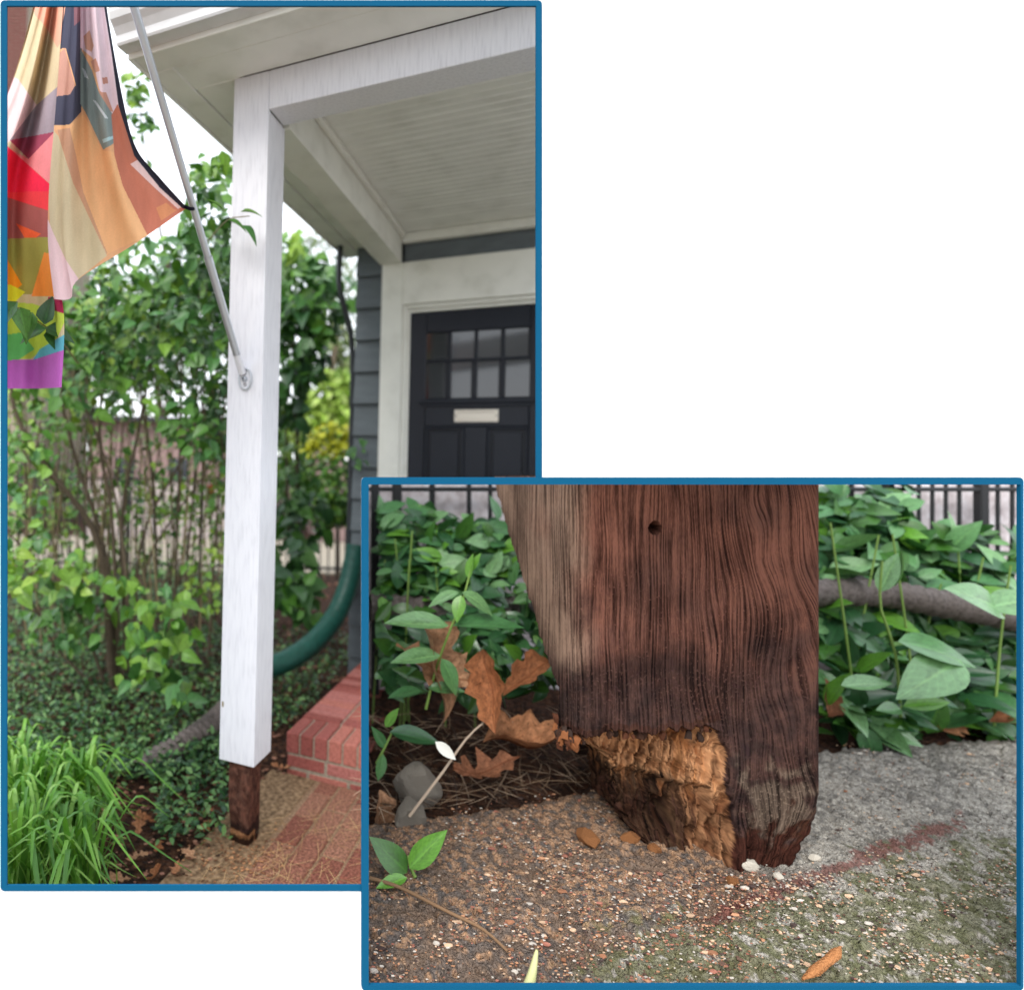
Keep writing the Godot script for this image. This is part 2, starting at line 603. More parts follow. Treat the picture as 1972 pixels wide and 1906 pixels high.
func build_ground() -> void:
	var n := 90
	var v := PackedVector3Array()
	for j in n:
		for i in n:
			var fx := float(i) / (n - 1) * 2.0 - 1.0
			var fz := float(j) / (n - 1) * 2.0 - 1.0
			var x := signf(fx) * pow(absf(fx), 2.4) * 90.0
			var z := signf(fz) * pow(absf(fz), 2.4) * 90.0 - 3.0
			var y := -0.012 + 0.02 * nf.get_noise_2d(x * 1.1, z * 1.1) * clampf((-z - 1.5) * 0.5, 0.0, 1.0) - 0.01
			v.append(Vector3(x, y, z))
	var g := single("ground", "reddish brown garden soil with mulch and litter", "ground", sheet(v, n, n), M.soil)
	g.set_meta("kind", "structure")
	var fw := single("bounce_slab", "pale concrete slab before the white wall, added out of view to bounce light", "walk", box(Vector3(-9.0, -0.06, -1.53), Vector3(10.0, 0.004, 8.0), 0.01), M.concrete)  # unseen pale slab, added to bounce light onto the porch ceiling and wall
	fw.set_meta("kind", "structure")

# ---------------------------------------------------------------- house
func build_house() -> void:
	var W := 2.064
	var o := thing("house", "grey clapboard house front with a white door surround and a black door", "house", Transform3D(house_b, corner))
	part(o, "wall", hbox(-0.295, 1.25, 0.0, 3.3, W + 0.06, W + 0.2), M.siding)
	part(o, "wall", hbox(-0.295, -0.2, 0.0, 3.3, W + 0.201, W + 2.6), M.siding)
	# lap siding left of the door, each board tilted
	var h := -0.02
	var joint := 0.22
	h = 2.583 - joint * 12
	while h < 3.0:
		var st := begin()
		var a0 := -0.303
		var a1 := -0.116
		if h > -0.1:
			var h1 := minf(h + joint + 0.012, 3.04)
			var q := [Vector3(a0, h, -(W - 0.004)), Vector3(a1, h, -(W - 0.004)), Vector3(a1, h, -(W + 0.058)), Vector3(a0, h, -(W + 0.058)),
				Vector3(a0, h1, -(W + 0.03)), Vector3(a1, h1, -(W + 0.03)), Vector3(a1, h1, -(W + 0.058)), Vector3(a0, h1, -(W + 0.058))]
			var cc: Vector3 = (q[0] + q[6]) / 2.0
			for fi in [[0, 1, 5, 4], [0, 1, 2, 3], [4, 5, 6, 7], [0, 3, 7, 4], [1, 2, 6, 5], [2, 3, 7, 6]]:
				face(st, [q[fi[0]], q[fi[1]], q[fi[2]], q[fi[3]]], cc)
			part(o, "clapboard", st.commit(), M.siding)
		h += joint
	part(o, "clapboard", hbox(0.032, 1.25, 2.80, 2.99, W + 0.012, W + 0.059), M.siding)
	# casing
	part(o, "door_casing", hbox(-0.115, 0.031, 0.25, 2.866, W - 0.018, W + 0.059, 0.005), M.trim)
	part(o, "door_casing", hbox(0.0315, 1.25, 2.579, 2.866, W - 0.018, W + 0.059, 0.005), M.trim)
	part(o, "door_casing_bead", hbox(0.0315, 0.058, 0.25, 2.578, W - 0.002, W + 0.059, 0.006), M.trim)
	part(o, "door_casing_bead", hbox(0.0585, 1.25, 2.552, 2.578, W - 0.002, W + 0.059, 0.006), M.trim)
	part(o, "door_casing", hbox(0.9925, 1.138, 0.25, 2.5785, W - 0.018, W + 0.059, 0.005), M.trim)
	part(o, "door_casing_bead", hbox(0.9655, 0.992, 0.25, 2.5515, W - 0.002, W + 0.059, 0.006), M.trim)
	part(o, "door_stop", hbox(0.946, 0.965, 0.25, 2.5295, W + 0.018, W + 0.059, 0.003), M.trim)
	part(o, "door_stop", hbox(0.0585, 0.078, 0.25, 2.551, W + 0.018, W + 0.059, 0.003), M.trim)
	part(o, "door_stop", hbox(0.0785, 1.25, 2.530, 2.551, W + 0.018, W + 0.059, 0.003), M.trim)
	# door: stiles and rails round recessed panes and panels
	var d := part(o, "door", hbox(0.079, 0.945, 0.46, 2.529, W + 0.047, W + 0.0585), M.door)
	var f0 := W + 0.028
	var f1 := W + 0.046
	for s in [[0.079, 0.187, 0.46, 2.529], [0.835, 0.945, 0.46, 2.529], [0.188, 0.834, 2.387, 2.529], [0.188, 0.834, 1.765, 1.95], [0.188, 0.834, 0.46, 0.72], [0.447, 0.588, 0.721, 1.764]]:
		part(d, "door_rail", hbox(s[0], s[1], s[2], s[3], f0, f1, 0.004), M.door)
	for k in 4:
		var a := 0.188 + k * 0.1655
		for row in [[2.207, 2.386], [1.951, 2.188]]:
			part(d, "pane", hbox(a + 0.002, a + 0.147, row[0] + 0.001, row[1] - 0.001, W + 0.040, W + 0.0445, 0.001), M.glass, Transform3D(Basis(Vector3.UP, rng.randf_range(-0.012, 0.012)), Vector3(0, 0, 0)))
		if k < 3:
			part(d, "muntin", hbox(a + 0.148, a + 0.1645, 1.951, 2.386, W + 0.031, f1, 0.004), M.door)
		part(d, "muntin", hbox(a + 0.001, a + 0.147, 2.189, 2.206, W + 0.032, f1, 0.004), M.door)
	part(d, "shelf_moulding", hbox(0.15, 0.87, 1.915, 1.94, W + 0.006, W + 0.0275, 0.006), M.door)
	part(d, "shelf_moulding", hbox(0.165, 0.855, 1.895, 1.914, W + 0.014, W + 0.0275, 0.005), M.door)
	for p in [[0.188, 0.446], [0.589, 0.834]]:
		part(d, "door_panel", hbox(p[0] + 0.036, p[1] - 0.036, 0.76, 1.728, W + 0.034, W + 0.0465, 0.010), M.door)
		part(d, "panel_bead", hbox(p[0] + 0.002, p[1] - 0.002, 1.745, 1.763, W + 0.025, f1, 0.006), M.door)
		part(d, "panel_bead", hbox(p[0] + 0.002, p[0] + 0.018, 0.73, 1.744, W + 0.025, f1, 0.006), M.door)
		part(d, "panel_bead", hbox(p[1] - 0.018, p[1] - 0.002, 0.73, 1.744, W + 0.025, f1, 0.006), M.door)
	var slot := part(o, "mail_slot", hbox(0.381, 0.654, 1.793, 1.873, W + 0.022, W + 0.0275, 0.003), M.nickel)
	slot.set_meta("label", "pale nickel mail slot with a hinged flap")
	part(slot, "flap", hbox(0.402, 0.633, 1.806, 1.853, W + 0.017, W + 0.0215, 0.003), M.nickel)
	part(slot, "hinge", hbox(0.402, 0.633, 1.855, 1.862, W + 0.014, W + 0.0215, 0.003), M.nickel)
	for a in [0.391, 0.644]:
		part(slot, "screw", hbox(a - 0.004, a + 0.004, 1.829, 1.837, W + 0.0195, W + 0.0215, 0.002), M.spout)

func build_porch_roof() -> void:
	var W := 2.064
	var A1 := 1.3
	var o := thing("porch_roof", "white painted porch roof with gutter, soffit and beadboard ceiling", "roof", Transform3D(house_b, corner))
	part(o, "beam", hbox(0.0005, A1, 2.864, 3.0135, 0.0, 0.135, 0.003), M.paint)
	part(o, "beam", hbox(-0.128, 0.021, 2.862, 3.050, 0.1545, W - 0.019, 0.003), M.trim)
	# soffit boards
	part(o, "soffit_board", hbox(-0.335, A1, 3.014, 3.034, -0.158, -0.0005, 0.003), M.soffit)
	part(o, "soffit_board", hbox(-0.440, A1, 3.010, 3.034, -0.272, -0.162, 0.003), M.soffit)
	part(o, "soffit_board", hbox(-0.331, -0.1285, 3.014, 3.034, 0.0005, W + 0.2, 0.003), M.soffit)
	part(o, "soffit_board", hbox(-0.440, -0.335, 3.010, 3.034, -0.161, W + 0.2, 0.003), M.soffit)
	part(o, "fascia", hbox(-0.452, -0.4405, 2.999, 3.15, -0.273, W + 0.2, 0.003), M.trim)
	part(o, "fascia", hbox(-0.452, A1, 2.999, 3.15, -0.2845, -0.2735, 0.003), M.trim)
	# gutter of ogee profile
	var prof := PackedVector2Array([Vector2(-0.285, 3.02), Vector2(-0.34, 3.018), Vector2(-0.345, 3.025), Vector2(-0.348, 3.05), Vector2(-0.365, 3.072), Vector2(-0.384, 3.088), Vector2(-0.392, 3.11), Vector2(-0.392, 3.128), Vector2(-0.398, 3.13), Vector2(-0.398, 3.137), Vector2(-0.386, 3.137), Vector2(-0.385, 3.115), Vector2(-0.358, 3.078), Vector2(-0.34, 3.03), Vector2(-0.29, 3.03), Vector2(-0.285, 3.13)])
	var st := begin()
	var pts := prof.size()
	for i in pts - 1:
		var p := prof[i]
		var q := prof[i + 1]
		face(st, [Vector3(-0.455, p.y, -p.x), Vector3(A1, p.y, -p.x), Vector3(A1, q.y, -q.x), Vector3(-0.455, q.y, -q.x)], Vector3(0.4, 3.08, 0.32 if i < 9 else 0.6))
	var gut := part(o, "gutter", st.commit(), M.gutter)
	var cap := PackedVector2Array()
	for i in 9: cap.append(Vector2(-prof[i].x, prof[i].y))
	cap.append(Vector2(0.285, 3.137))
	part(gut, "end_cap", prism(cap, -0.001, 0.001), M.gutter, Transform3D(Basis(Vector3.UP, -PI / 2), Vector3(-0.456, 0, 0)))
	# ceiling planks run along the front
	var b := 0.136
	var k := 0
	while b < W - 0.02:
		part(o, "ceiling_board", hbox(0.0215, A1, 3.054 + (k % 3) * 0.0008, 3.075, b, minf(b + 0.0545, W - 0.001), 0.005), M.soffit)
		b += 0.056
		k += 1
	part(o, "crown_moulding", hbox(0.0215, 0.052, 3.022, 3.0535, 0.1665, W - 0.05, 0.010), M.trim)
	part(o, "crown_moulding", hbox(0.0215, A1, 3.022, 3.0535, 0.1355, 0.166, 0.010), M.trim)
	part(o, "crown_moulding", hbox(0.0215, A1, 2.9905, 3.0535, W - 0.049, W + 0.011, 0.010), M.trim)
	part(o, "roof_deck", hbox(-0.47, A1, 3.152, 3.20, -0.33, W + 0.2), M.roof_grey)
	# downspout at the far corner
	var ds := thing("downspout", "dark grey downspout running down the side of the house corner", "downspout", Transform3D(Basis(), hp(-0.36, 0, 2.2)))
	var base := ds.position
	part(ds, "pipe", tube(smooth_path([hp(-0.395, 3.0, 1.98) - base, hp(-0.395, 2.72, 1.98) - base, hp(-0.36, 2.45, 2.13) - base, hp(-0.345, 2.1, 2.17) - base, hp(-0.345, 1.2, 2.17) - base, hp(-0.345, 0.75, 2.17) - base], 30), [0.021], 10), M.spout)

func wood_post(width: float, top: float, cols: Array, rows: int, rot: float, weather: float) -> ArrayMesh:
	# perimeter: left side from back to front, front, right side, back; rot eats the left front foot
	var v := PackedVector3Array()
	var uv := PackedVector2Array()
	var col := PackedColorArray()
	var nu: int = cols[0] + cols[1] + cols[2] + cols[3] + 1
	var edge_t := [0.0, 0.03, 0.17, 0.26, 0.34, 0.45, 0.55, 0.60]
	var edge_u := [0.655, 0.665, 0.670, 0.655, 0.632, 0.643, 0.605, 0.50]
	var lt := [0.0, 0.08, 0.19, 0.29, 0.37, 0.41, 0.49, 0.545]
	var lu := [0.42, 0.35, 0.32, 0.30, 0.27, 0.19, 0.09, 0.04]
	var red := lin(142, 94, 78)
	var dark := lin(84, 62, 56)
	var grey := lin(152, 124, 106)
	var tan := lin(210, 156, 112)
	var rust := lin(152, 92, 54)
	var black := lin(66, 52, 42)
	var bark := lin(74, 46, 36)
	var clay := lin(136, 118, 102)
	for j in rows + 1:
		var tj := float(j) / rows
		var t := top * (tj if top < 1.7 else pow(tj, 1.6))
		for i in nu:
			var u := 0.0
			var d := 0.0
			var s := 0.0
			if i < cols[0]:
				d = 1.0 - float(i) / cols[0]
				s = 1.0 - d
			elif i < cols[0] + cols[1]:
				u = float(i - cols[0]) / cols[1]
				s = 1.0 + u
			elif i < cols[0] + cols[1] + cols[2]:
				u = 1.0
				d = float(i - cols[0] - cols[1]) / cols[2]
				s = 2.0 + d
			else:
				d = 1.0
				u = 1.0 - float(i - cols[0] - cols[1] - cols[2]) / cols[3]
				s = 3.0 + 1.0 - u
			var front := u if d == 0.0 else (0.0 if u == 0.0 else 1.0)
			# rounded arrises
			var r := 0.07
			if u < r and d < r:
				var c := Vector2(u - r, d - r)
				if c.length() > r or u == 0.0 or d == 0.0:
					c = c.normalized() * r
					u = r + c.x
					d = r + c.y
			r = 0.03
			if u > 1.0 - r and d < r:
				var c := Vector2(u - 1.0 + r, d - r)
				c = c.normalized() * r
				u = 1.0 - r + c.x
				d = r + c.y
			var wob := 0.02 * nf.get_noise_2d(s * 3.0, t * 2.0)
			var fib := nf.get_noise_2d(s * 26.0, t * 3.0)
			var crumb := nf.get_noise_3d(s * 11.0, t * 11.0, 4.0)
			d += 0.0016 * fib
			u += 0.0016 * fib if front == 0.0 else 0.0
			# weathered left side, worn back towards the foot
			var vm := lerpf(0.12, 0.85, clampf((t - 0.70) / 0.80, 0.0, 1.0)) + wob * 2.0 + 0.03 * crumb
			if d > vm and u < 0.5 and t < 1.9:
				u = maxf(u, ((d - vm) * 0.85 + 0.02 * fib) * rot)
			# rotten pocket
			var lip := 0.545 + 0.05 * smoothstep(0.35, 0.55, front) + 0.028 * nf.get_noise_2d(s * 7.0, 3.0) + 0.02 * nf.get_noise_2d(s * 22.0, 9.0)
			var rec := 0.0
			var er := 0.66
			if t < lip:
				for k in edge_t.size() - 1:
					if t >= edge_t[k] and t <= edge_t[k + 1]:
						er = lerpf(edge_u[k], edge_u[k + 1], (t - edge_t[k]) / (edge_t[k + 1] - edge_t[k]))
				er += 0.022 * nf.get_noise_2d(t * 7.0, 2.0)
				var xl := 0.0
				for k in lt.size() - 1:
					if t >= lt[k] and t <= lt[k + 1]:
						xl = lerpf(lu[k], lu[k + 1], (t - lt[k]) / (lt[k + 1] - lt[k]))
				xl = (xl + 0.03 * crumb + 0.02 * fib) * rot
				if u < xl and front < 0.9: u = xl + (u * 0.02)
				var du := er - maxf(u, front if front < 1.0 else u)
				if du > 0.0 and front < 0.95:
					var deep := clampf(1.0 - t / 0.6, 0.0, 1.0)
					var strand := nf.get_noise_2d(s * 30.0, t * 2.6 + 5.0)
					var chunk := nf.get_noise_3d(s * 6.0, t * 4.5, 1.0)
					rec = 0.05 * smoothstep(0.0, 0.025, du) + 0.03 * smoothstep(0.03, 0.16, du) * smoothstep(0.2, 0.35, t) + 0.50 * maxf(0.0, du - 0.12) * pow(deep, 0.6)
					rec += 0.06 * smoothstep(lip, lip - 0.07, t) * smoothstep(0.0, 0.1, du)
					rec += (0.030 * snappedf(strand, 0.22) + 0.010 * strand + 0.045 * snappedf(chunk, 0.2) + 0.02 * chunk + 0.014 * crumb + 0.013 * nf.get_noise_2d(s * 95.0, t * 7.0)) * smoothstep(0.0, 0.06, du)
					# broken shelf half way down, and a hollow between the core and the outer toe
					rec += 0.03 * smoothstep(0.30, 0.27, t + 0.03 * chunk) * smoothstep(0.02, 0.08, du) * (1.0 - smoothstep(0.2, 0.3, du))
					var hol := smoothstep(0.15, 0.21, du + 0.05 * strand) * (1.0 - smoothstep(0.36, 0.46, du)) * smoothstep(0.36, 0.24, t + 0.10 * chunk + 0.05 * strand) * smoothstep(0.0, 0.12, t)
					rec += 0.08 * hol
					rec = maxf(rec, 0.0) * rot
					d = maxf(d, rec)
			# foot narrows on the right
			if t < 0.30 and u > 0.55 and front > 0.7:
				u -= (pow(0.30 - t, 1.5) * 0.62 + 0.01 * crumb) * smoothstep(0.6, 1.0, u)
				d += 0.25 * pow(0.3 - t, 2.0) + 0.012 * (crumb + fib) * smoothstep(0.25, 0.1, t)
			# nail hole
			var nd := Vector2(front - 0.338, (t - 1.358) * 0.9).length()
			if d < 0.2 and nd < 0.024 and t < 1.6:
				d += 0.09
			v.append(Vector3((u - 0.5) * width, t * width, (0.5 - d) * width))
			uv.append(Vector2(s / 2.0, t / 1.6))
			# what the surface is made of
			var big := nf.get_noise_2d(s * 2.2 + 9.0, t * 2.2)
			var c := red.lerp(dark, clampf(0.30 + 0.55 * big + 0.2 * fib, 0.0, 1.0))
			var gw := clampf(1.0 - front / 0.12 + 0.5 * big, 0.0, 1.0) if d < 0.95 else 0.6
			c = c.lerp(grey, gw * (1.0 if t > 0.75 else 0.45) * weather)
			var soot := smoothstep(1.06, 0.66, t + 0.34 * big + 0.12 * crumb)
			c = c.lerp(dark.lerp(lin(48, 40, 40), clampf(0.55 + 1.2 * crumb, 0.0, 1.0)), soot * 0.9)
			if t < 0.5 and front > 0.62 and front < 1.0:
				var pn := nf.get_noise_2d(front * 9.0, t * 9.0 + 3.0)
				var pw := smoothstep(0.06, -0.03, absf(front - 0.83) - 0.11 + 0.10 * pn) * smoothstep(0.13, 0.19, t + 0.10 * pn) * smoothstep(0.44, 0.30, t + 0.16 * pn)
				c = c.lerp(clay, pw * 0.7)
				c = c.lerp(bark, smoothstep(0.22, 0.13, t + 0.16 * pn + 0.05 * crumb - 0.10 * (front - 0.8)))
			if rec > 0.02 or (t < lip and u > 0.02 and front < 0.1):
				var st2 := nf.get_noise_2d(s * 44.0, t * 2.0)
				c = tan.lerp(rust, clampf(0.16 + 0.9 * crumb + 0.6 * st2, 0.0, 1.0))
				c = c.lerp(lin(224, 160, 104), clampf(st2 * 1.2 - 0.25, 0.0, 0.6))
				# the lower stub is charred looking wet rot
				var stub := smoothstep(0.34, 0.22, t + 0.10 * crumb + 0.14 * st2) * smoothstep(0.08, 0.15, er - front + 0.06 * st2)
				c = c.lerp(black.lerp(lin(98, 78, 58), clampf(0.35 + crumb, 0.0, 1.0)), stub)
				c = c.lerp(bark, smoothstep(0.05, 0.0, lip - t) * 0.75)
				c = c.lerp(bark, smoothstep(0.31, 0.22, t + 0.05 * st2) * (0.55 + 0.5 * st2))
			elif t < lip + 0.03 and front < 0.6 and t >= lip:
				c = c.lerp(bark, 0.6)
			col.append(c)
	return sheet(v, nu, rows + 1, uv, col)

func grain_texture() -> ImageTexture:
	var w := 1024
	var h := 1024
	var im := Image.create(w, h, false, Image.FORMAT_RGB8)
	var n := FastNoiseLite.new()
	n.seed = 77
	n.frequency = 1.0
	n.fractal_octaves = 3
	var m := FastNoiseLite.new()
	m.seed = 78
	m.frequency = 1.0
	m.fractal_octaves = 2
	for y in h:
		var t := 1.6 * (y + 0.5) / h
		for x in w:
			var s := 2.0 * (x + 0.5) / w
			var f := s - 1.0
			# growth rings: straight on the left of the front, sweeping and broken on the right
			var sw := maxf(0.0, f - 0.35)
			var q := s + sw * 0.34 * pow(maxf(0.0, t - 0.5), 1.3) + (0.010 + 0.05 * smoothstep(0.35, 0.8, f)) * m.get_noise_2d(s * 3.0, t * 1.6)
			var ring := 0.5 + 0.5 * cos(TAU * (q * 41.0 + 2.4 * n.get_noise_2d(q * 6.0, t * 0.25)))
			ring = pow(ring, 1.4 + 2.0 * absf(m.get_noise_2d(q * 14.0, t * 0.6))) * clampf(0.75 + 0.9 * n.get_noise_2d(q * 24.0, t * 3.2 + 8.0), 0.0, 1.0)
			var fine := m.get_noise_2d(q * 150.0, t * 3.0)
			var pore := m.get_noise_2d(q * 260.0, t * 26.0)
			var stain := n.get_noise_2d(s * 2.6, t * 2.0 + 30.0)
			var spot := m.get_noise_2d(s * 60.0, t * 60.0 + 40.0)
			var k := 0.88 - 0.40 * ring + 0.26 * fine + 0.16 * pore + 0.26 * stain
			k = clampf(k, 0.28, 1.0)
			var c := Color(k, k * lerpf(0.95, 1.0, k), k * lerpf(0.96, 1.0, k))
			if spot > (0.40 if t < 0.8 else 0.56) and t < 1.2:
				c = c.lerp(Color(1, 1, 1), 0.75)
			im.set_pixel(x, y, c)
	im.generate_mipmaps()
	M.grain_image = im
	return ImageTexture.create_from_image(im)

func build_post() -> void:
	var wood := mat(Color.WHITE, 0.92, 0.2)
	wood.vertex_color_use_as_albedo = true
	wood.albedo_texture = grain_texture()
	wood.heightmap_enabled = true
	wood.heightmap_texture = wood.albedo_texture
	wood.heightmap_scale = 0.35
	M.wood = wood
	var o := thing("porch_post", "white boxed porch post above a bare brown wooden foot", "post", Transform3D(house_b, corner))
	var w := 0.154
	var t := 0.019
	var lo := 0.336
	var hi := 3.012
	part(o, "casing_board", hbox(-w, 0.0, lo, hi + 0.0015, 0.0, t, 0.0025), M.paint)
	part(o, "casing_board", hbox(-t, -0.0004, lo + 0.001, hi - 0.149, t + 0.0002, w - t - 0.0002, 0.002), M.paint)
	part(o, "casing_board", hbox(-w + 0.0004, -w + t, lo + 0.001, hi, t + 0.0002, w - t - 0.0002, 0.002), M.paint)
	part(o, "casing_board", hbox(-w, 0.0, lo + 0.002, hi - 0.152, w - t, w, 0.0025), M.paint)
	var core := part(o, "wooden_core", wood_post(0.094, 3.9, [40, 70, 24, 12], 150, 0.3, 0.12), wood, Transform3D(Basis(Vector3(0, 0, -1), Vector3.UP, Vector3(1, 0, 0)), Vector3(-0.077, 0.002, -0.077)))
	core.set_meta("label", "bare brown wooden foot of the post, rotten at the ground")
	part(o, "paint_chip", hbox(-0.146, -0.138, 0.545, 0.566, -0.0006, 0.0), M.twig)
	# bracket
	var k := thing("flagpole_bracket", "small white metal bracket holding the flagpole on the post", "bracket", Transform3D(house_b, hp(-0.073, 1.834, 0.0)))
	var ring := PackedVector3Array()
	for i in 25:
		var an := TAU * i / 24.0
		ring.append(Vector3(0.026 * cos(an), -0.004 + 0.040 * sin(an), 0.006))
	part(k, "base_plate", prism(PackedVector2Array(_ellipse(0.024, 0.038)), 0.0005, 0.005), M.paint)
	part(k, "rim", tube(ring, [0.0045], 8, false), M.alu)
	part(k, "hub", tube(PackedVector3Array([Vector3(0, -0.004, 0.004), Vector3(0, -0.004, 0.02), Vector3(0, -0.004, 0.024)]), [0.012, 0.010, 0.005], 12), M.alu)
	for sy in [-0.026, 0.022]:
		part(k, "screw", tube(PackedVector3Array([Vector3(0.0, sy, 0.004), Vector3(0, sy, 0.009)]), [0.006], 8), M.spout)
	# pole
	var foot := hp(-0.082, 1.862, -0.02)
	var tip := hp(-0.073, 2.796, -0.735)
	var dir := (tip - foot).normalized()
	var lc := house_b.inverse() * (foot - k.position)
	part(k, "sleeve", tube(PackedVector3Array([lc - house_b.inverse() * dir * 0.012, lc + house_b.inverse() * dir * 0.07]), [0.0155], 14), M.paint)
	var p := thing("flagpole", "slim silver metal flagpole leaning out from the porch post", "flagpole", Transform3D(Basis(), foot))
	part(p, "lower_tube", tube(PackedVector3Array([dir * 0.07, dir * 0.42]), [0.0145], 14), M.alu)
	part(p, "collar", tube(PackedVector3Array([dir * 0.42, dir * 0.45]), [0.0155], 14), M.alu)
	part(p, "upper_tube", tube(PackedVector3Array([dir * 0.45, dir * 1.33]), [0.0125], 14), M.alu)

func _ellipse(rx: float, ry: float) -> Array:
	var o := []
	for i in 24:
		o.append(Vector2(rx * cos(TAU * i / 24.0), -0.004 + ry * sin(TAU * i / 24.0)))
	return o

# ---------------------------------------------------------------- flag
func spline(pts: Array, t: float) -> Vector2:
	var n := pts.size() - 1
	var f := clampf(t, 0.0, 1.0) * n
	var i := mini(int(f), n - 1)
	var q := f - i
	var g := func(k: int) -> Vector2:
		var e: Array = pts[clampi(k, 0, n)]
		return Vector2(e[0], e[1])
	var a: Vector2 = g.call(i - 1)
	var b: Vector2 = g.call(i)
	var c: Vector2 = g.call(i + 1)
	var d: Vector2 = g.call(i + 2)
	return b.cubic_interpolate(c, a, d, q)

func cloth(colsp: Array, us: Array, nu: int, nv: int, depth: Callable, prints: Array, base: Color, origin: Vector3) -> Array:
	var v := PackedVector3Array()
	var uv := PackedVector2Array()
	var lay := []
	for j in nv + 1:
		var t := float(j) / nv
		var row := []
		for c in colsp: row.append(spline(c, t))
		for i in nu + 1:
			var u := float(i) / nu
			var k := 0
			while k < us.size() - 2 and u > us[k + 1]: k += 1
			var q: float = (u - us[k]) / (us[k + 1] - us[k])
			var p: Vector2 = row[k].cubic_interpolate(row[k + 1], row[maxi(k - 1, 0)], row[mini(k + 2, us.size() - 1)], q)
			lay.append(p)
			v.append(at(p.x, p.y, depth.call(u, t)) - origin)
			uv.append(Vector2(u, t))
	var tw := 330
	var th := 630
	var im := Image.create(tw, th, false, Image.FORMAT_RGB8)
	for y in th:
		var fv := (y + 0.5) / th * nv
		var j := mini(int(fv), nv - 1)
		for x in tw:
			var fu := (x + 0.5) / tw * nu
			var i := mini(int(fu), nu - 1)
			var p0: Vector2 = lay[j * (nu + 1) + i].lerp(lay[j * (nu + 1) + i + 1], fu - i)
			var p1: Vector2 = lay[(j + 1) * (nu + 1) + i].lerp(lay[(j + 1) * (nu + 1) + i + 1], fu - i)
			var p := p0.lerp(p1, fv - j)
			var c := base
			for pr in prints:
				if Geometry2D.is_point_in_polygon(p, pr[1]): c = pr[0]
			c = c.lerp(Color(0.80, 0.76, 0.74), 0.14)
			var wv := 1.0 + 0.03 * nz.get_noise_2d(x * 9.0, y * 9.0) + 0.05 * nz.get_noise_2d(p.x * 2.0, p.y * 0.5)
			im.set_pixel(x, y, Color(c.r * wv, c.g * wv, c.b * wv))
	return [sheet(v, nu + 1, nv + 1, uv), ImageTexture.create_from_image(im)]

func poly(a: Array) -> PackedVector2Array:
	var o := PackedVector2Array()
	for i in range(0, a.size(), 2): o.append(Vector2(a[i], a[i + 1]))
	return o

func cloth_mat(tex: Texture2D) -> StandardMaterial3D:
	var m := mat(Color.WHITE, 0.85, 0.2)
	m.albedo_texture = tex
	m.texture_repeat = false
	m.backlight_enabled = true
	m.backlight = Color(0.16, 0.15, 0.14)
	return m

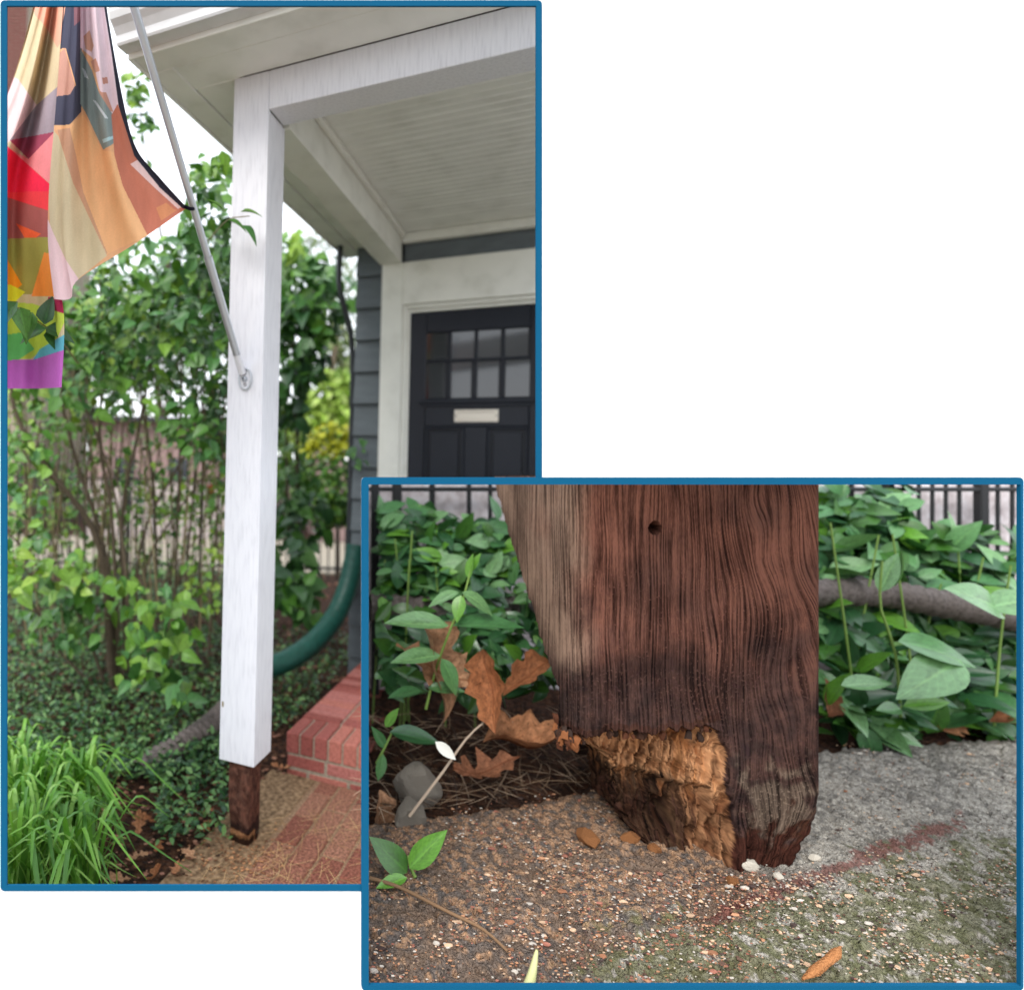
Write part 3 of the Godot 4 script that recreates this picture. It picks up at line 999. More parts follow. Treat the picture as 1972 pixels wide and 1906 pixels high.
func build_flag() -> void:
	var origin := at(150, 300, 1.95)
	var o := thing("flag", "colourful patchwork garden flag of peach, black and rainbow patches hanging from the pole", "flag", Transform3D(Basis(), origin))
	var A := [
		[[130, -120], [121, 14], [108, 190], [94, 360], [92, 470], [104, 576]],
		[[142, -120], [135, 14], [124, 190], [114, 360], [117, 470], [136, 574]],
		[[150, -120], [146, 14], [140, 190], [132, 360], [138, 470], [150, 538]],
		[[168, -120], [170, 14], [182, 190], [205, 330], [236, 430], [258, 470]],
		[[192, -120], [205, 14], [236, 190], [262, 285], [310, 345], [360, 400]]]
	var pa := [
		[c8(52, 54, 74), poly([112, -120, 158, -120, 156, 215, 132, 242, 98, 240, 104, 182, 138, 172, 146, 164, 126, 92, 114, 94])],
		[c8(118, 74, 84), poly([140, -120, 156, -120, 154, 40, 142, 50])],
		[c8(196, 140, 122), poly([113, 102, 124, 94, 144, 165, 134, 182, 104, 186])],
		[c8(228, 202, 212), poly([154, -120, 200, -120, 222, 110, 236, 236, 214, 222, 190, 170, 178, 112, 154, 92])],
		[c8(204, 150, 128), poly([160, 70, 172, 58, 180, 88, 176, 100, 164, 94])],
		[c8(198, 138, 118), poly([174, 118, 184, 112, 192, 136, 182, 140])],
		[c8(190, 128, 112), poly([196, 150, 206, 148, 208, 160, 198, 162])],
		[c8(198, 140, 120), poly([188, 176, 204, 178, 218, 216, 206, 212])],
		[c8(122, 138, 138), poly([154, 92, 176, 134, 190, 178, 220, 226, 226, 272, 198, 288, 180, 250, 164, 216, 154, 200])],
		[c8(206, 214, 222), poly([158, 130, 164, 136, 170, 152, 162, 148])],
		[c8(200, 210, 218), poly([178, 192, 184, 194, 208, 228, 202, 228])],
		[c8(168, 204, 214), poly([196, 268, 221, 260, 222, 266, 198, 275])],
		[c8(236, 176, 122), poly([98, 242, 132, 240, 160, 220, 196, 290, 218, 292, 238, 362, 286, 452, 205, 490, 150, 380, 120, 262])],
		[c8(200, 148, 116), poly([110, 250, 134, 246, 146, 300, 160, 370, 206, 488, 186, 498, 140, 370])],
		[c8(206, 188, 150), poly([98, 246, 112, 262, 140, 352, 206, 492, 146, 540, 122, 500, 96, 440, 92, 360])],
		[c8(190, 106, 82), poly([214, 222, 238, 250, 268, 330, 360, 396, 360, 408, 284, 454, 236, 358, 220, 300])],
		[c8(206, 128, 84), poly([300, 400, 330, 385, 350, 398, 310, 425])],
		[c8(226, 190, 186), poly([246, 318, 262, 316, 300, 352, 350, 396, 340, 402, 300, 366])],
		[c8(232, 196, 200), poly([90, 418, 100, 444, 126, 500, 150, 536, 150, 600, 90, 600])],
		[c8(190, 106, 82), poly([226, 200, 262, 300, 310, 360, 356, 402, 336, 404, 250, 330, 214, 222])],
		[c8(226, 190, 186), poly([250, 316, 264, 308, 304, 352, 352, 398, 342, 402, 298, 362])],
		[c8(24, 24, 38), poly([196, -120, 240, -120, 250, 180, 280, 290, 325, 345, 380, 400, 352, 402, 306, 360, 258, 300, 228, 205, 214, 100, 200, 14])]]
	var fa := cloth(A, [0.0, 0.14, 0.26, 0.6, 1.0], 44, 70, func(u: float, t: float) -> float:
		return 1.86 + 0.20 * u * smoothstep(0.1, 1.0, t) + 0.035 * sin(u * 13.0 + 1.0 + t * 1.2) * (1.0 - 0.4 * u) - 0.03 * smoothstep(0.3, 0.0, u) * t + 0.012 * sin(u * 31.0 + t * 4.0), pa, c8(226, 166, 120), origin)
	var pf := part(o, "front_fold", fa[0], cloth_mat(fa[1]))
	pf.set_meta("label", "peach, beige and black patchwork side of the flag with a black hem")
	var B := [
		[[84, -120], [63, 14], [10, 190], [-70, 340], [-70, 470], [-70, 600], [-70, 748]],
		[[95, -120], [84, 14], [44, 190], [-2, 340], [0, 470], [6, 600], [10, 748]],
		[[115, -120], [104, 14], [78, 190], [50, 340], [45, 470], [64, 600], [66, 748]],
		[[140, -120], [132, 14], [118, 190], [104, 340], [94, 470], [122, 600], [118, 746]]]
	var pb := [
		[c8(224, 160, 132), poly([40, -120, 150, -120, 130, 60, 110, 92, 86, 50, 66, 28])],
		[c8(206, 186, 146), poly([66, 28, 86, 50, 110, 92, 108, 172, 70, 202, 34, 152])],
		[c8(234, 200, 200), poly([-80, 100, 34, 152, 70, 202, 20, 270, -80, 340])],
		[c8(154, 140, 150), poly([118, 160, 104, 256, 18, 270, 70, 202])],
		[c8(156, 58, 84), poly([18, 270, 104, 254, 54, 306])],
		[c8(246, 138, 142), poly([54, 306, 104, 254, 104, 360, 14, 284])],
		[c8(252, 30, 66), poly([-80, 230, 14, 282, 104, 362, 100, 372, -80, 372])],
		[c8(250, 54, 62), poly([-80, 372, 100, 368, 100, 408, 14, 380])],
		[c8(170, 84, 78), poly([-80, 372, 14, 380, 100, 408, 96, 458, 50, 466, -80, 466])],
		[c8(255, 92, 44), poly([30, 430, 78, 450, 54, 470])],
		[c8(158, 152, 64), poly([-80, 464, 96, 456, 100, 520, 60, 566, -80, 566])],
		[c8(250, 140, 50), poly([84, 486, 130, 494, 130, 570, 60, 570])],
		[c8(255, 156, 24), poly([-80, 490, 14, 500, 42, 548, 20, 566, -80, 550])],
		[c8(234, 232, 36), poly([-80, 540, 20, 548, 48, 562, 24, 586, -80, 586])],
		[c8(160, 22, 62), poly([92, 572, 140, 574, 140, 606, 90, 606])],
		[c8(190, 214, 66), poly([-80, 580, 60, 584, 130, 606, 110, 650, 60, 690, -80, 700])],
		[c8(96, 190, 96), poly([-80, 660, 40, 640, 66, 672, 30, 696, -80, 704])],
		[c8(86, 176, 198), poly([76, 672, 130, 640, 130, 676, 62, 694])],
		[c8(190, 90, 188), poly([-80, 696, 66, 692, 140, 668, 140, 760, -80, 760])]]
	var fb := cloth(B, [0.0, 0.4, 0.72, 1.0], 36, 70, func(u: float, t: float) -> float:
		return 1.98 + 0.04 * sin(u * 11.0 + 0.6) + 0.025 * sin(u * 19.0 + t * 6.0) - 0.05 * smoothstep(0.75, 1.0, u), pb, c8(210, 190, 150), origin)
	var pf2 := part(o, "rear_fold", fb[0], cloth_mat(fb[1]))
	pf2.set_meta("label", "red, yellow, green and purple striped end of the flag")
	var tie := [at(356, 398, 2.06) - origin, at(366, 402, 2.08) - origin, at(372, 402, 2.12) - origin]
	part(o, "tie", tube(smooth_path(tie, 8), [0.006], 8), M.black_cloth)

# ---------------------------------------------------------------- steps and path
func build_steps() -> void:
	var o := thing("brick_step", "red brick porch step edged with bricks on end", "step", Transform3D(house_b, hp(-0.15, 0, 0.66)))
	var H := 0.2
	var A1 := 0.42
	part(o, "mortar", hbox(0.006, A1, -0.02, H - 0.008, 0.006, 1.385), M.mortar)
	var n := 0
	var a := 0.0
	while a < A1 - 0.03:
		part(o, "brick", hbox(a, a + 0.064, 0.098, H + rng.randf_range(-0.002, 0.002), 0.0, 0.2, 0.005), M.bricks[rng.randi() % 5])
		a += 0.0725
	var b := 0.2085
	while b < 1.36:
		part(o, "brick", hbox(0.0, 0.2, 0.098, H + rng.randf_range(-0.002, 0.002), b, b + 0.064, 0.005), M.bricks[rng.randi() % 5])
		b += 0.0725
	# field bricks laid flat
	b = 0.2085
	var row := 0
	while b < 1.36:
		a = 0.209 - (0.1 if row % 2 else 0.0)
		while a < A1:
			var a0 := maxf(a, 0.209)
			var a1 := minf(a + 0.2, A1)
			if a1 - a0 > 0.03:
				part(o, "brick", hbox(a0, a1, 0.14, H - 0.002 + rng.randf_range(-0.002, 0.002), b, b + 0.095, 0.005), M.bricks[rng.randi() % 5])
			a += 0.2085
		b += 0.1045
		row += 1
	# stretcher courses below
	for c in 2:
		var hh := 0.03 - c * 0.07
		a = 0.004 - (0.09 if c else 0.0)
		while a < A1:
			part(o, "brick", hbox(maxf(a, 0.004), minf(a + 0.195, A1), hh, hh + 0.06, 0.004, 0.1, 0.005), M.bricks[rng.randi() % 5])
			a += 0.2045
		b = 0.105
		while b < 1.3:
			part(o, "brick", hbox(0.004, 0.1, hh, hh + 0.06, b, b + 0.195, 0.005), M.bricks[rng.randi() % 5])
			b += 0.2045
	# path
	var p := thing("brick_path", "worn red brick path strewn with straw", "path", Transform3D(house_b, hp(0, 0, 0)), "", "structure")
	part(p, "bedding", hbox(-0.02, 0.62, -0.05, -0.001, -0.5, 0.655), M.bedding)
	a = 0.035
	row = 0
	while a < 0.56:
		var bb := -0.495 + (0.105 if row % 2 else 0.0)
		while bb < 0.64:
			part(p, "brick", hbox(a, a + 0.093, -0.04, 0.006 + rng.randf_range(-0.004, 0.003), bb, minf(bb + 0.199, 0.65), 0.005), M.pavers[rng.randi() % 4])
			bb += 0.2085
		a += 0.1025
		row += 1
	var e := thing("concrete_edging", "pale dirty concrete slab beside the brick path under the post", "slab", Transform3D(house_b, hp(-0.1, 0, 0)), "", "structure")
	var st := begin()
	cbox(st, Vector3(-0.13, -0.06, -0.66), Vector3(0.118, 0.002, 0.6), 0.01)
	part(e, "slab", st.commit(), M.dirty_slab)

func build_litter() -> void:
	# straw over the path and slab
	var blade := tube(smooth_path([Vector3(0, 0, -0.5), Vector3(0.04, 0.03, 0), Vector3(-0.02, 0, 0.5)], 5), [0.012, 0.016, 0.016, 0.014, 0.012, 0.006], 4)
	var xs := []
	var cs := []
	for i in 170:
		var x := rng.randf_range(500, 712)
		var y := rng.randf_range(1545, 1712)
		if rng.randf() < 0.35:
			x = rng.randf_range(380, 560)
			y = rng.randf_range(1625, 1712)
		var p := on_ground(x, y, 0.012 + rng.randf() * 0.006)
		var L := rng.randf_range(0.04, 0.13)
		var yaw := rng.randfn(-0.6, 0.7)
		xs.append(Transform3D(Basis(Vector3.UP, yaw).scaled_local(Vector3(L * 0.6, L * 0.25, L)), p))
		cs.append(lin(214, 180, 132).lerp(lin(158, 122, 84), rng.randf()))
	var s := copies(self, "straw", blade, M.chip_any, xs, cs)
	s.set_meta("label", "dry pale straw scattered over the brick path")
	s.set_meta("category", "straw")
	# crumbs of soil and bark on the bare ground
	xs = []
	cs = []
	for i in 420:
		var p := on_ground(470.0 + rng.randfn() * 55.0, 1650.0 + rng.randfn() * 24.0, 0.006)
		var k := rng.randf_range(0.0015, 0.005)
		xs.append(Transform3D(Basis(rdir(), rng.randf() * TAU).scaled(Vector3(k * 1.6, k * 0.6, k)), p))
		cs.append([lin(150, 104, 76), lin(110, 76, 56), lin(190, 140, 100)][rng.randi() % 3])
	var chip := chip_mesh(3)
	for i in 2600:
		var x := rng.randf_range(0, 715)
		var y := rng.randf_range(1040, 1712) if rng.randf() < 0.75 else rng.randf_range(1040, 1260)
		if x < 540 and y < 1200: continue
		var p := on_ground(x, y, 0.004)
		if y > 1500 and x > 420: continue
		var k := rng.randf_range(0.003, 0.009) * clampf(p.z / -2.4, 1.0, 2.5)
		xs.append(Transform3D(Basis(rdir(), rng.randf() * TAU).scaled(Vector3(k * 1.6, k * 0.6, k)), p))
		cs.append([lin(140, 98, 80), lin(96, 70, 54), lin(168, 124, 102), lin(70, 54, 44), lin(150, 108, 92)][rng.randi() % 5])
	var m := copies(self, "mulch", chip, M.chip_any, xs, cs)
	m.set_meta("label", "reddish bark mulch lying on the garden soil")
	m.set_meta("category", "mulch")

func chip_mesh(sd: int) -> ArrayMesh:
	var r := RandomNumberGenerator.new()
	r.seed = sd
	var st := begin()
	var top := []
	var low := []
	var n := 6
	for i in n:
		var a := TAU * i / n
		top.append(Vector3(cos(a) * r.randf_range(0.5, 1.0), r.randf_range(0.2, 0.7), sin(a) * r.randf_range(0.5, 1.0)))
		low.append(Vector3(cos(a) * r.randf_range(0.6, 1.1), r.randf_range(-0.6, -0.2), sin(a) * r.randf_range(0.6, 1.1)))
	for i in n:
		var k := (i + 1) % n
		face(st, [Vector3(0.05, 0.8, 0), top[i], top[k]], Vector3.ZERO)
		face(st, [top[i], top[k], low[k]], Vector3.ZERO)
		face(st, [top[i], low[k], low[i]], Vector3.ZERO)
		face(st, [Vector3(0, -0.7, 0), low[i], low[k]], Vector3.ZERO)
	return st.commit()

func rock_mesh(sd: float) -> ArrayMesh:
	var cuts := []
	for i in 13:
		var n := Vector3(nf.get_noise_2d(i * 7.3, sd), nf.get_noise_2d(i * 5.1 + 40.0, sd) * 0.8 + 0.1, nf.get_noise_2d(i * 9.7 + 90.0, sd)).normalized()
		cuts.append([n, 0.62 + 0.25 * absf(nf.get_noise_2d(i * 3.0, sd + 9.0))])
	var pts := []
	for j in 17:
		for i in 28:
			var la := PI * j / 16.0
			var lo := TAU * i / 28.0
			var n := Vector3(sin(la) * cos(lo), -cos(la), sin(la) * sin(lo))
			var r := 1.0
			for c in cuts:
				var k: float = n.dot(c[0])
				if k * r > c[1]: r = c[1] / k
			pts.append(n * r * (1.0 + 0.07 * nf.get_noise_3dv(n * 5.0 + Vector3(sd, 0, 0))))
	var st := begin()
	for j in 16:
		for i in 28:
			var a: Vector3 = pts[j * 28 + i]
			var b: Vector3 = pts[j * 28 + (i + 1) % 28]
			var c: Vector3 = pts[(j + 1) * 28 + (i + 1) % 28]
			var d: Vector3 = pts[(j + 1) * 28 + i]
			face(st, [a, b, c], Vector3.ZERO)
			face(st, [a, c, d], Vector3.ZERO)
	return st.commit()

func oak_leaf(curl: float, sd: int) -> ArrayMesh:
	# lobed outline, one metre long
	var half := [[0.0, 0.015], [0.10, 0.02], [0.16, 0.10], [0.22, 0.17], [0.28, 0.10], [0.36, 0.09], [0.42, 0.24], [0.50, 0.27], [0.55, 0.14], [0.62, 0.10], [0.68, 0.22], [0.76, 0.25], [0.80, 0.12], [0.87, 0.09], [0.92, 0.12], [1.0, 0.0]]
	var v := PackedVector3Array()
	var uv := PackedVector2Array()
	var n := half.size()
	for j in n:
		for s in [-1.0, -0.5, 0.0, 0.5, 1.0]:
			uv.append(Vector2(0.5 + s * half[j][1] * 1.7, half[j][0]))
			var x: float = s * half[j][1] * (1.0 + 0.15 * sin(j * 2.3 + sd + s * 4.0))
			var y: float = half[j][0]
			var z: float = curl * (x * x * 3.2 + (y - 0.5) * (y - 0.5) * 0.9) + 0.035 * sin(y * 8.0 + sd) * (1.0 + s)
			v.append(Vector3(x, y, z))
	return sheet(v, 5, n, uv)

# ---------------------------------------------------------------- plants
func blob_leaves(blobs: Array, front: Vector3) -> Array:
	var o := []
	for b in blobs:
		for i in b[6]:
			var a := rng.randf() * TAU
			var q := sqrt(rng.randf())
			var x: float = b[0] + b[2] * q * cos(a)
			var y: float = b[1] + b[3] * q * sin(a)
			var d := rng.randf_range(b[4], b[5])
			var p := at(x, y, d)
			var tip := (Vector3(rng.randfn(), -0.75 + 0.5 * rng.randfn(), rng.randfn()) + front * 0.3).normalized()
			var nrm := (Vector3.UP * 0.9 + front * 0.7 + rdir() * 0.75).normalized()
			var L: float = b[7] * (rng.randf_range(0.45, 1.2) if rng.randf() < 0.8 else rng.randf_range(0.25, 0.5))
			var tone: int = b[8][rng.randi() % b[8].size()]
			o.append([d, Transform3D(frame_to(tip, nrm).scaled_local(Vector3(L, L, L)), p), tone])
	o.sort_custom(func(p, q): return p[0] < q[0])
	return o

func leaves_on(parent: Node3D, list: Array, shapes: Array, cap: int) -> void:
	var inv := parent.transform.affine_inverse()
	var xs := []
	var cs := []
	for i in list.size():
		var xf: Transform3D = inv * list[i][1]
		if i < cap:
			part(parent, "leaf", shapes[i % shapes.size()], greens[list[i][2]], xf)
		else:
			xs.append(xf)
			cs.append(greens[list[i][2]].albedo_color.srgb_to_linear() * rng.randf_range(0.8, 1.15))
	if xs.size():
		copies(parent, "foliage", shapes[0], M.leaf_any, xs, cs)

func stem(parent: Node3D, ctrl: Array, r0: float, r1: float, m: Material, called := "stem", steps := 12, sides := 6) -> void:
	var inv := parent.transform.affine_inverse()
	var c := []
	for p in ctrl: c.append(inv * p)
	part(parent, called, tube(smooth_path(c, steps), [r0, r1], sides), m)

func build_lilac() -> void:
	var front := Vector3(-0.1, 0.0, 1.0)
	var base := on_ground(250, 1310)
	var o := thing("lilac_shrub", "tall lilac shrub with many bare brown stems beside the white post", "shrub", Transform3D(Basis(), base))
	for s in [
		[[215, 1330], [190, 1050, 4.1], [90, 900, 3.9], [30, 800, 3.9], [10, 640, 3.9], 0.030],
		[[220, 1330], [205, 1080, 4.2], [140, 960, 4.2], [60, 890, 4.1], [-10, 850, 4.0], 0.024],
		[[225, 1325], [200, 1060, 4.2], [150, 900, 4.1], [120, 780, 4.0], [110, 640, 4.0], 0.022],
		[[230, 1325], [215, 1000, 4.1], [190, 850, 4.1], [200, 700, 4.0], [190, 520, 3.9], 0.018],
		[[245, 1320], [235, 1000, 4.2], [262, 850, 4.2], [300, 650, 4.2], [330, 480, 4.1], 0.018],
		[[255, 1320], [270, 1050, 4.3], [330, 920, 4.3], [380, 830, 4.2], [420, 700, 4.2], 0.014],
		[[270, 1310], [280, 1100, 4.3], [330, 1000, 4.3], [400, 900, 4.2], [440, 760, 4.2], 0.012],
		[[330, 1300], [340, 1050, 4.4], [345, 900, 4.3], [350, 700, 4.2], [345, 520, 4.1], 0.014],
		[[345, 1300], [360, 1080, 4.4], [375, 900, 4.4], [380, 680, 4.3], [385, 400, 4.2], 0.012],
		[[380, 1290], [385, 1050, 4.5], [390, 900, 4.4], [392, 700, 4.3], [400, 480, 4.2], 0.012],
		[[300, 1300], [300, 1050, 4.4], [290, 900, 4.4], [270, 740, 4.3], [250, 560, 4.2], 0.014],
		[[400, 1290], [410, 1100, 4.5], [420, 950, 4.5], [430, 800, 4.4], [445, 560, 4.3], 0.012],
		[[205, 1330], [150, 1180, 4.0], [80, 1100, 3.9], [30, 1040, 3.8], [-20, 1000, 3.8], 0.014],
		[[190, 1330], [110, 1250, 4.0], [60, 1160, 3.8], [20, 1130, 3.7], [-30, 1120, 3.7], 0.010],
		[[235, 1325], [245, 1150, 4.0], [215, 930, 4.1], [150, 760, 4.0], [80, 690, 3.9], 0.014],
		[[260, 1320], [300, 1150, 4.3], [360, 1060, 4.4], [405, 1000, 4.4], [430, 930, 4.4], 0.010]]:
		var c := [on_ground(s[0][0], s[0][1])]
		for k in range(1, 5): c.append(at(s[k][0], s[k][1], s[k][2]))
		stem(o, c, s[5] * 0.95, s[5] * 0.32, M.bark, "stem", 16, 7)
	# thin shoots
	for i in 130:
		var x := rng.randf_range(10, 445)
		var d := rng.randf_range(3.9, 4.9)
		var y0 := rng.randf_range(900, 1270)
		var lean := rng.randf_range(-50, 50)
		var y1 := y0 - rng.randf_range(150, 420)
		stem(o, [at(x, y0, d), at(x + lean * 0.4, (y0 + y1) / 2, d), at(x + lean, y1, d - 0.1)], 0.006, 0.0025, M.twig if i % 2 else M.bark, "shoot", 7, 5)
	var L := blob_leaves([
		# crown above and beside the flag
		[410, 335, 45, 50, 3.2, 4.2, 60, 0.10, [0, 2, 1, 4]],
		[400, 440, 60, 80, 3.2, 4.2, 170, 0.10, [1, 3, 6, 0]],
		[300, 540, 140, 90, 3.5, 4.4, 360, 0.095, [0, 1, 3, 6, 2]],
		[395, 600, 65, 110, 3.4, 4.4, 230, 0.10, [3, 5, 6, 1, 0]],
		[230, 620, 120, 100, 3.6, 4.6, 380, 0.09, [0, 1, 2, 4, 3]],
		[330, 700, 120, 90, 3.6, 4.8, 360, 0.085, [1, 3, 6, 0, 2]],
		[180, 730, 80, 70, 3.5, 4.4, 150, 0.095, [6, 1, 0]],
		[60, 800, 70, 120, 3.6, 4.6, 190, 0.08, [0, 2, 4, 1]],
		[380, 820, 75, 60, 3.6, 4.6, 110, 0.10, [1, 0, 6]],
		[150, 640, 60, 70, 3.4, 4.2, 110, 0.095, [1, 3, 0]],
		[40, 640, 50, 90, 3.3, 3.9, 40, 0.10, [3, 1, 5]],
		[425, 770, 35, 140, 4.0, 5.0, 150, 0.10, [3, 5, 6]],
		[110, 770, 100, 60, 4.2, 5.2, 150, 0.08, [0, 3, 4]],
		# sparse middle
		[240, 900, 240, 110, 4.1, 5.6, 760, 0.062, [0, 2, 1, 4, 3]],
		[240, 1010, 240, 100, 4.3, 5.8, 980, 0.056, [0, 3, 1, 2, 4]],
		[240, 640, 230, 160, 4.6, 5.6, 520, 0.06, [0, 2, 4, 1]],
		[40, 960, 60, 140, 3.4, 4.4, 150, 0.08, [0, 2, 6]],
		[420, 950, 30, 110, 4.2, 5.2, 90, 0.07, [4, 0, 2]],
		# lower skirts
		[40, 1090, 50, 55, 3.2, 3.8, 60, 0.09, [2, 4, 0]],
		[130, 1100, 60, 45, 3.3, 3.9, 48, 0.105, [2, 4, 0, 1]],
		[130, 1190, 90, 60, 3.5, 4.2, 90, 0.09, [1, 6, 0, 3]],
		[255, 1150, 60, 50, 3.3, 3.8, 34, 0.11, [0, 2, 1]],
		[310, 1190, 70, 70, 3.2, 3.7, 50, 0.115, [0, 2, 1, 6]],
		[300, 1280, 90, 50, 3.1, 3.6, 40, 0.115, [0, 2, 6]],
		[360, 1335, 40, 36, 3.0, 3.4, 8, 0.115, [0, 6]],
		[395, 1110, 45, 70, 4.0, 4.8, 80, 0.06, [4, 2, 0]],
		[200, 1210, 210, 70, 4.0, 5.0, 260, 0.055, [3, 1, 5, 0]],
	], front)
	leaves_on(o, L, heart, 300)
	# sprig reaching across the post
	var sp := [[478, 408, 2.36, Vector3(1, 0.06, 0.1), 0.075, 0], [480, 436, 2.37, Vector3(0.7, -0.6, 0.1), 0.085, 6], [452, 425, 2.40, Vector3(0.8, -0.25, 0.1), 0.08, 1], [440, 405, 2.42, Vector3(-0.5, 0.5, 0.3), 0.07, 0]]
	var inv := o.transform.affine_inverse()
	for q in sp:
		var xf := Transform3D(frame_to(q[3], Vector3(0.1, 0.9, 0.5)).scaled_local(Vector3.ONE * q[4]), at(q[0] - 12, q[1], q[2]))
		part(o, "leaf", heart[1], greens[q[5]], inv * xf)
	stem(o, [at(395, 470, 3.4), at(430, 430, 2.7), at(452, 418, 2.42), at(480, 416, 2.37)], 0.004, 0.0018, M.twig, "shoot", 8, 5)
	stem(o, [at(150, 700, 3.4), at(120, 660, 2.5), at(90, 630, 1.92), at(30, 590, 1.84)], 0.005, 0.002, M.twig, "shoot", 10, 5)
	for q in [[30, 585, 1.84, Vector3(-0.6, -0.8, 0.1), 3], [38, 596, 1.85, Vector3(0.3, -0.9, 0.2), 1], [86, 620, 1.90, Vector3(0.2, 0.95, 0.1), 5], [92, 632, 1.90, Vector3(0.9, -0.3, 0.1), 5], [84, 634, 1.89, Vector3(-0.9, -0.35, 0.1), 3], [96, 636, 1.91, Vector3(0.5, -0.8, 0.1), 3], [60, 606, 1.87, Vector3(-0.2, -0.95, 0.2), 1]]:
		part(o, "leaf", heart[1], greens[q[4]], inv * Transform3D(frame_to(q[3], Vector3(0.1, 0.6, 0.8)).scaled_local(Vector3.ONE * 0.085), at(q[0], q[1], q[2])))
	# tall shoot in the gap beside the flagpole
	var t := thing("lilac_branch", "leafy lilac branch against the white sky beside the flag", "branch", Transform3D(Basis(), at(290, 420, 4.3)))
	stem(t, [at(330, 560, 4.3), at(300, 400, 4.3), at(275, 260, 4.25), at(262, 130, 4.2)], 0.010, 0.003, M.bark, "stem", 12, 6)
	leaves_on(t, blob_leaves([[252, 140, 16, 16, 4.1, 4.2, 5, 0.085, [4, 2]], [280, 148, 16, 16, 4.1, 4.2, 4, 0.085, [4, 2]], [265, 185, 32, 26, 4.1, 4.3, 22, 0.085, [2, 0, 4]], [268, 240, 30, 30, 4.1, 4.3, 22, 0.085, [0, 1, 3]], [290, 235, 14, 20, 4.1, 4.3, 6, 0.08, [1, 3]], [282, 320, 12, 14, 4.1, 4.3, 4, 0.08, [0]], [268, 210, 20, 60, 4.1, 4.3, 14, 0.09, [1, 0]]], front), heart, 300)
	# leafy shrub to the right of the post
	var r := thing("dark_shrub", "dark green broad leaved shrub between the post and the grey house corner", "shrub", Transform3D(Basis(), on_ground(590, 1190)))
	for s in [[575, 1190, 570, 900, 600, 560, 5.6], [585, 1190, 575, 950, 560, 600, 5.5], [570, 1200, 555, 1000, 550, 760, 5.4]]:
		stem(r, [on_ground(s[0], s[1]), at(s[2], s[3], s[6]), at(s[4], s[5], s[6])], 0.022, 0.008, M.bark, "stem", 10, 6)
	leaves_on(r, blob_leaves([
		[560, 480, 30, 35, 5.0, 5.6, 60, 0.13, [2, 0, 4]],
		[590, 540, 55, 60, 5.0, 5.8, 130, 0.15, [1, 0, 3]],
		[620, 590, 60, 60, 5.0, 5.8, 130, 0.15, [3, 1, 0]],
		[560, 640, 40, 80, 5.0, 5.6, 120, 0.16, [3, 5, 1]],
		[590, 690, 40, 45, 5.0, 5.8, 80, 0.14, [3, 5, 1]],
		[555, 760, 40, 60, 5.0, 5.6, 90, 0.15, [5, 3]],
		[560, 830, 40, 60, 5.2, 5.8, 70, 0.11, [0, 4, 1]],
		[570, 920, 45, 60, 5.2, 5.8, 80, 0.13, [3, 1, 0]],
		[585, 1000, 48, 60, 5.0, 5.6, 110, 0.14, [3, 1, 5]],
		[560, 1090, 45, 60, 4.6, 5.2, 80, 0.16, [3, 1, 5]],
		[580, 1150, 40, 45, 4.4, 4.9, 46, 0.15, [1, 3]],
		[650, 560, 40, 50, 5.2, 6.0, 50, 0.13, [1, 3]],
		[690, 870, 22, 25, 4.25, 4.4, 10, 0.09, [1, 3]],
	], front), heart, 300)
	# clipped yellow globe
	var g := thing("yellow_globe_shrub", "rounded shrub with yellow green new growth on top", "shrub", Transform3D(Basis(), on_ground(650, 1110)))
	stem(g, [on_ground(650, 1110), at(650, 1000, 8.2), at(650, 900, 8.2)], 0.04, 0.02, M.bark, "trunk", 6, 6)
	var gl := []
	for i in 3600:
		var n := rdir()
		if n.z < -0.2: n.z = -n.z
		var rad := 0.46 * rng.randf_range(0.80, 1.05)
		var p := at(640, 915, 7.6) + Vector3(n.x * rad, n.y * rad * 1.25, n.z * rad)
		var tone: int = 4 if n.y > 0.35 and rng.randf() < 0.85 else [0, 1, 3, 2][rng.randi() % 4]
		gl.append([0.0, Transform3D(frame_to((n + rdir() * 0.8).normalized(), (n + Vector3.UP * 0.5 + rdir() * 0.5).normalized()).scaled_local(Vector3.ONE * rng.randf_range(0.05, 0.09)), p), tone])
	var inv2 := g.transform.affine_inverse()
	var xs := []
	var cs := []
	for e in gl:
		xs.append(inv2 * e[1])
		cs.append((lin(198, 200, 40) if e[2] == 4 else greens[e[2]].albedo_color.srgb_to_linear()) * rng.randf_range(0.8, 1.1))
	copies(g, "crown", oval[1], M.leaf_any, xs, cs)

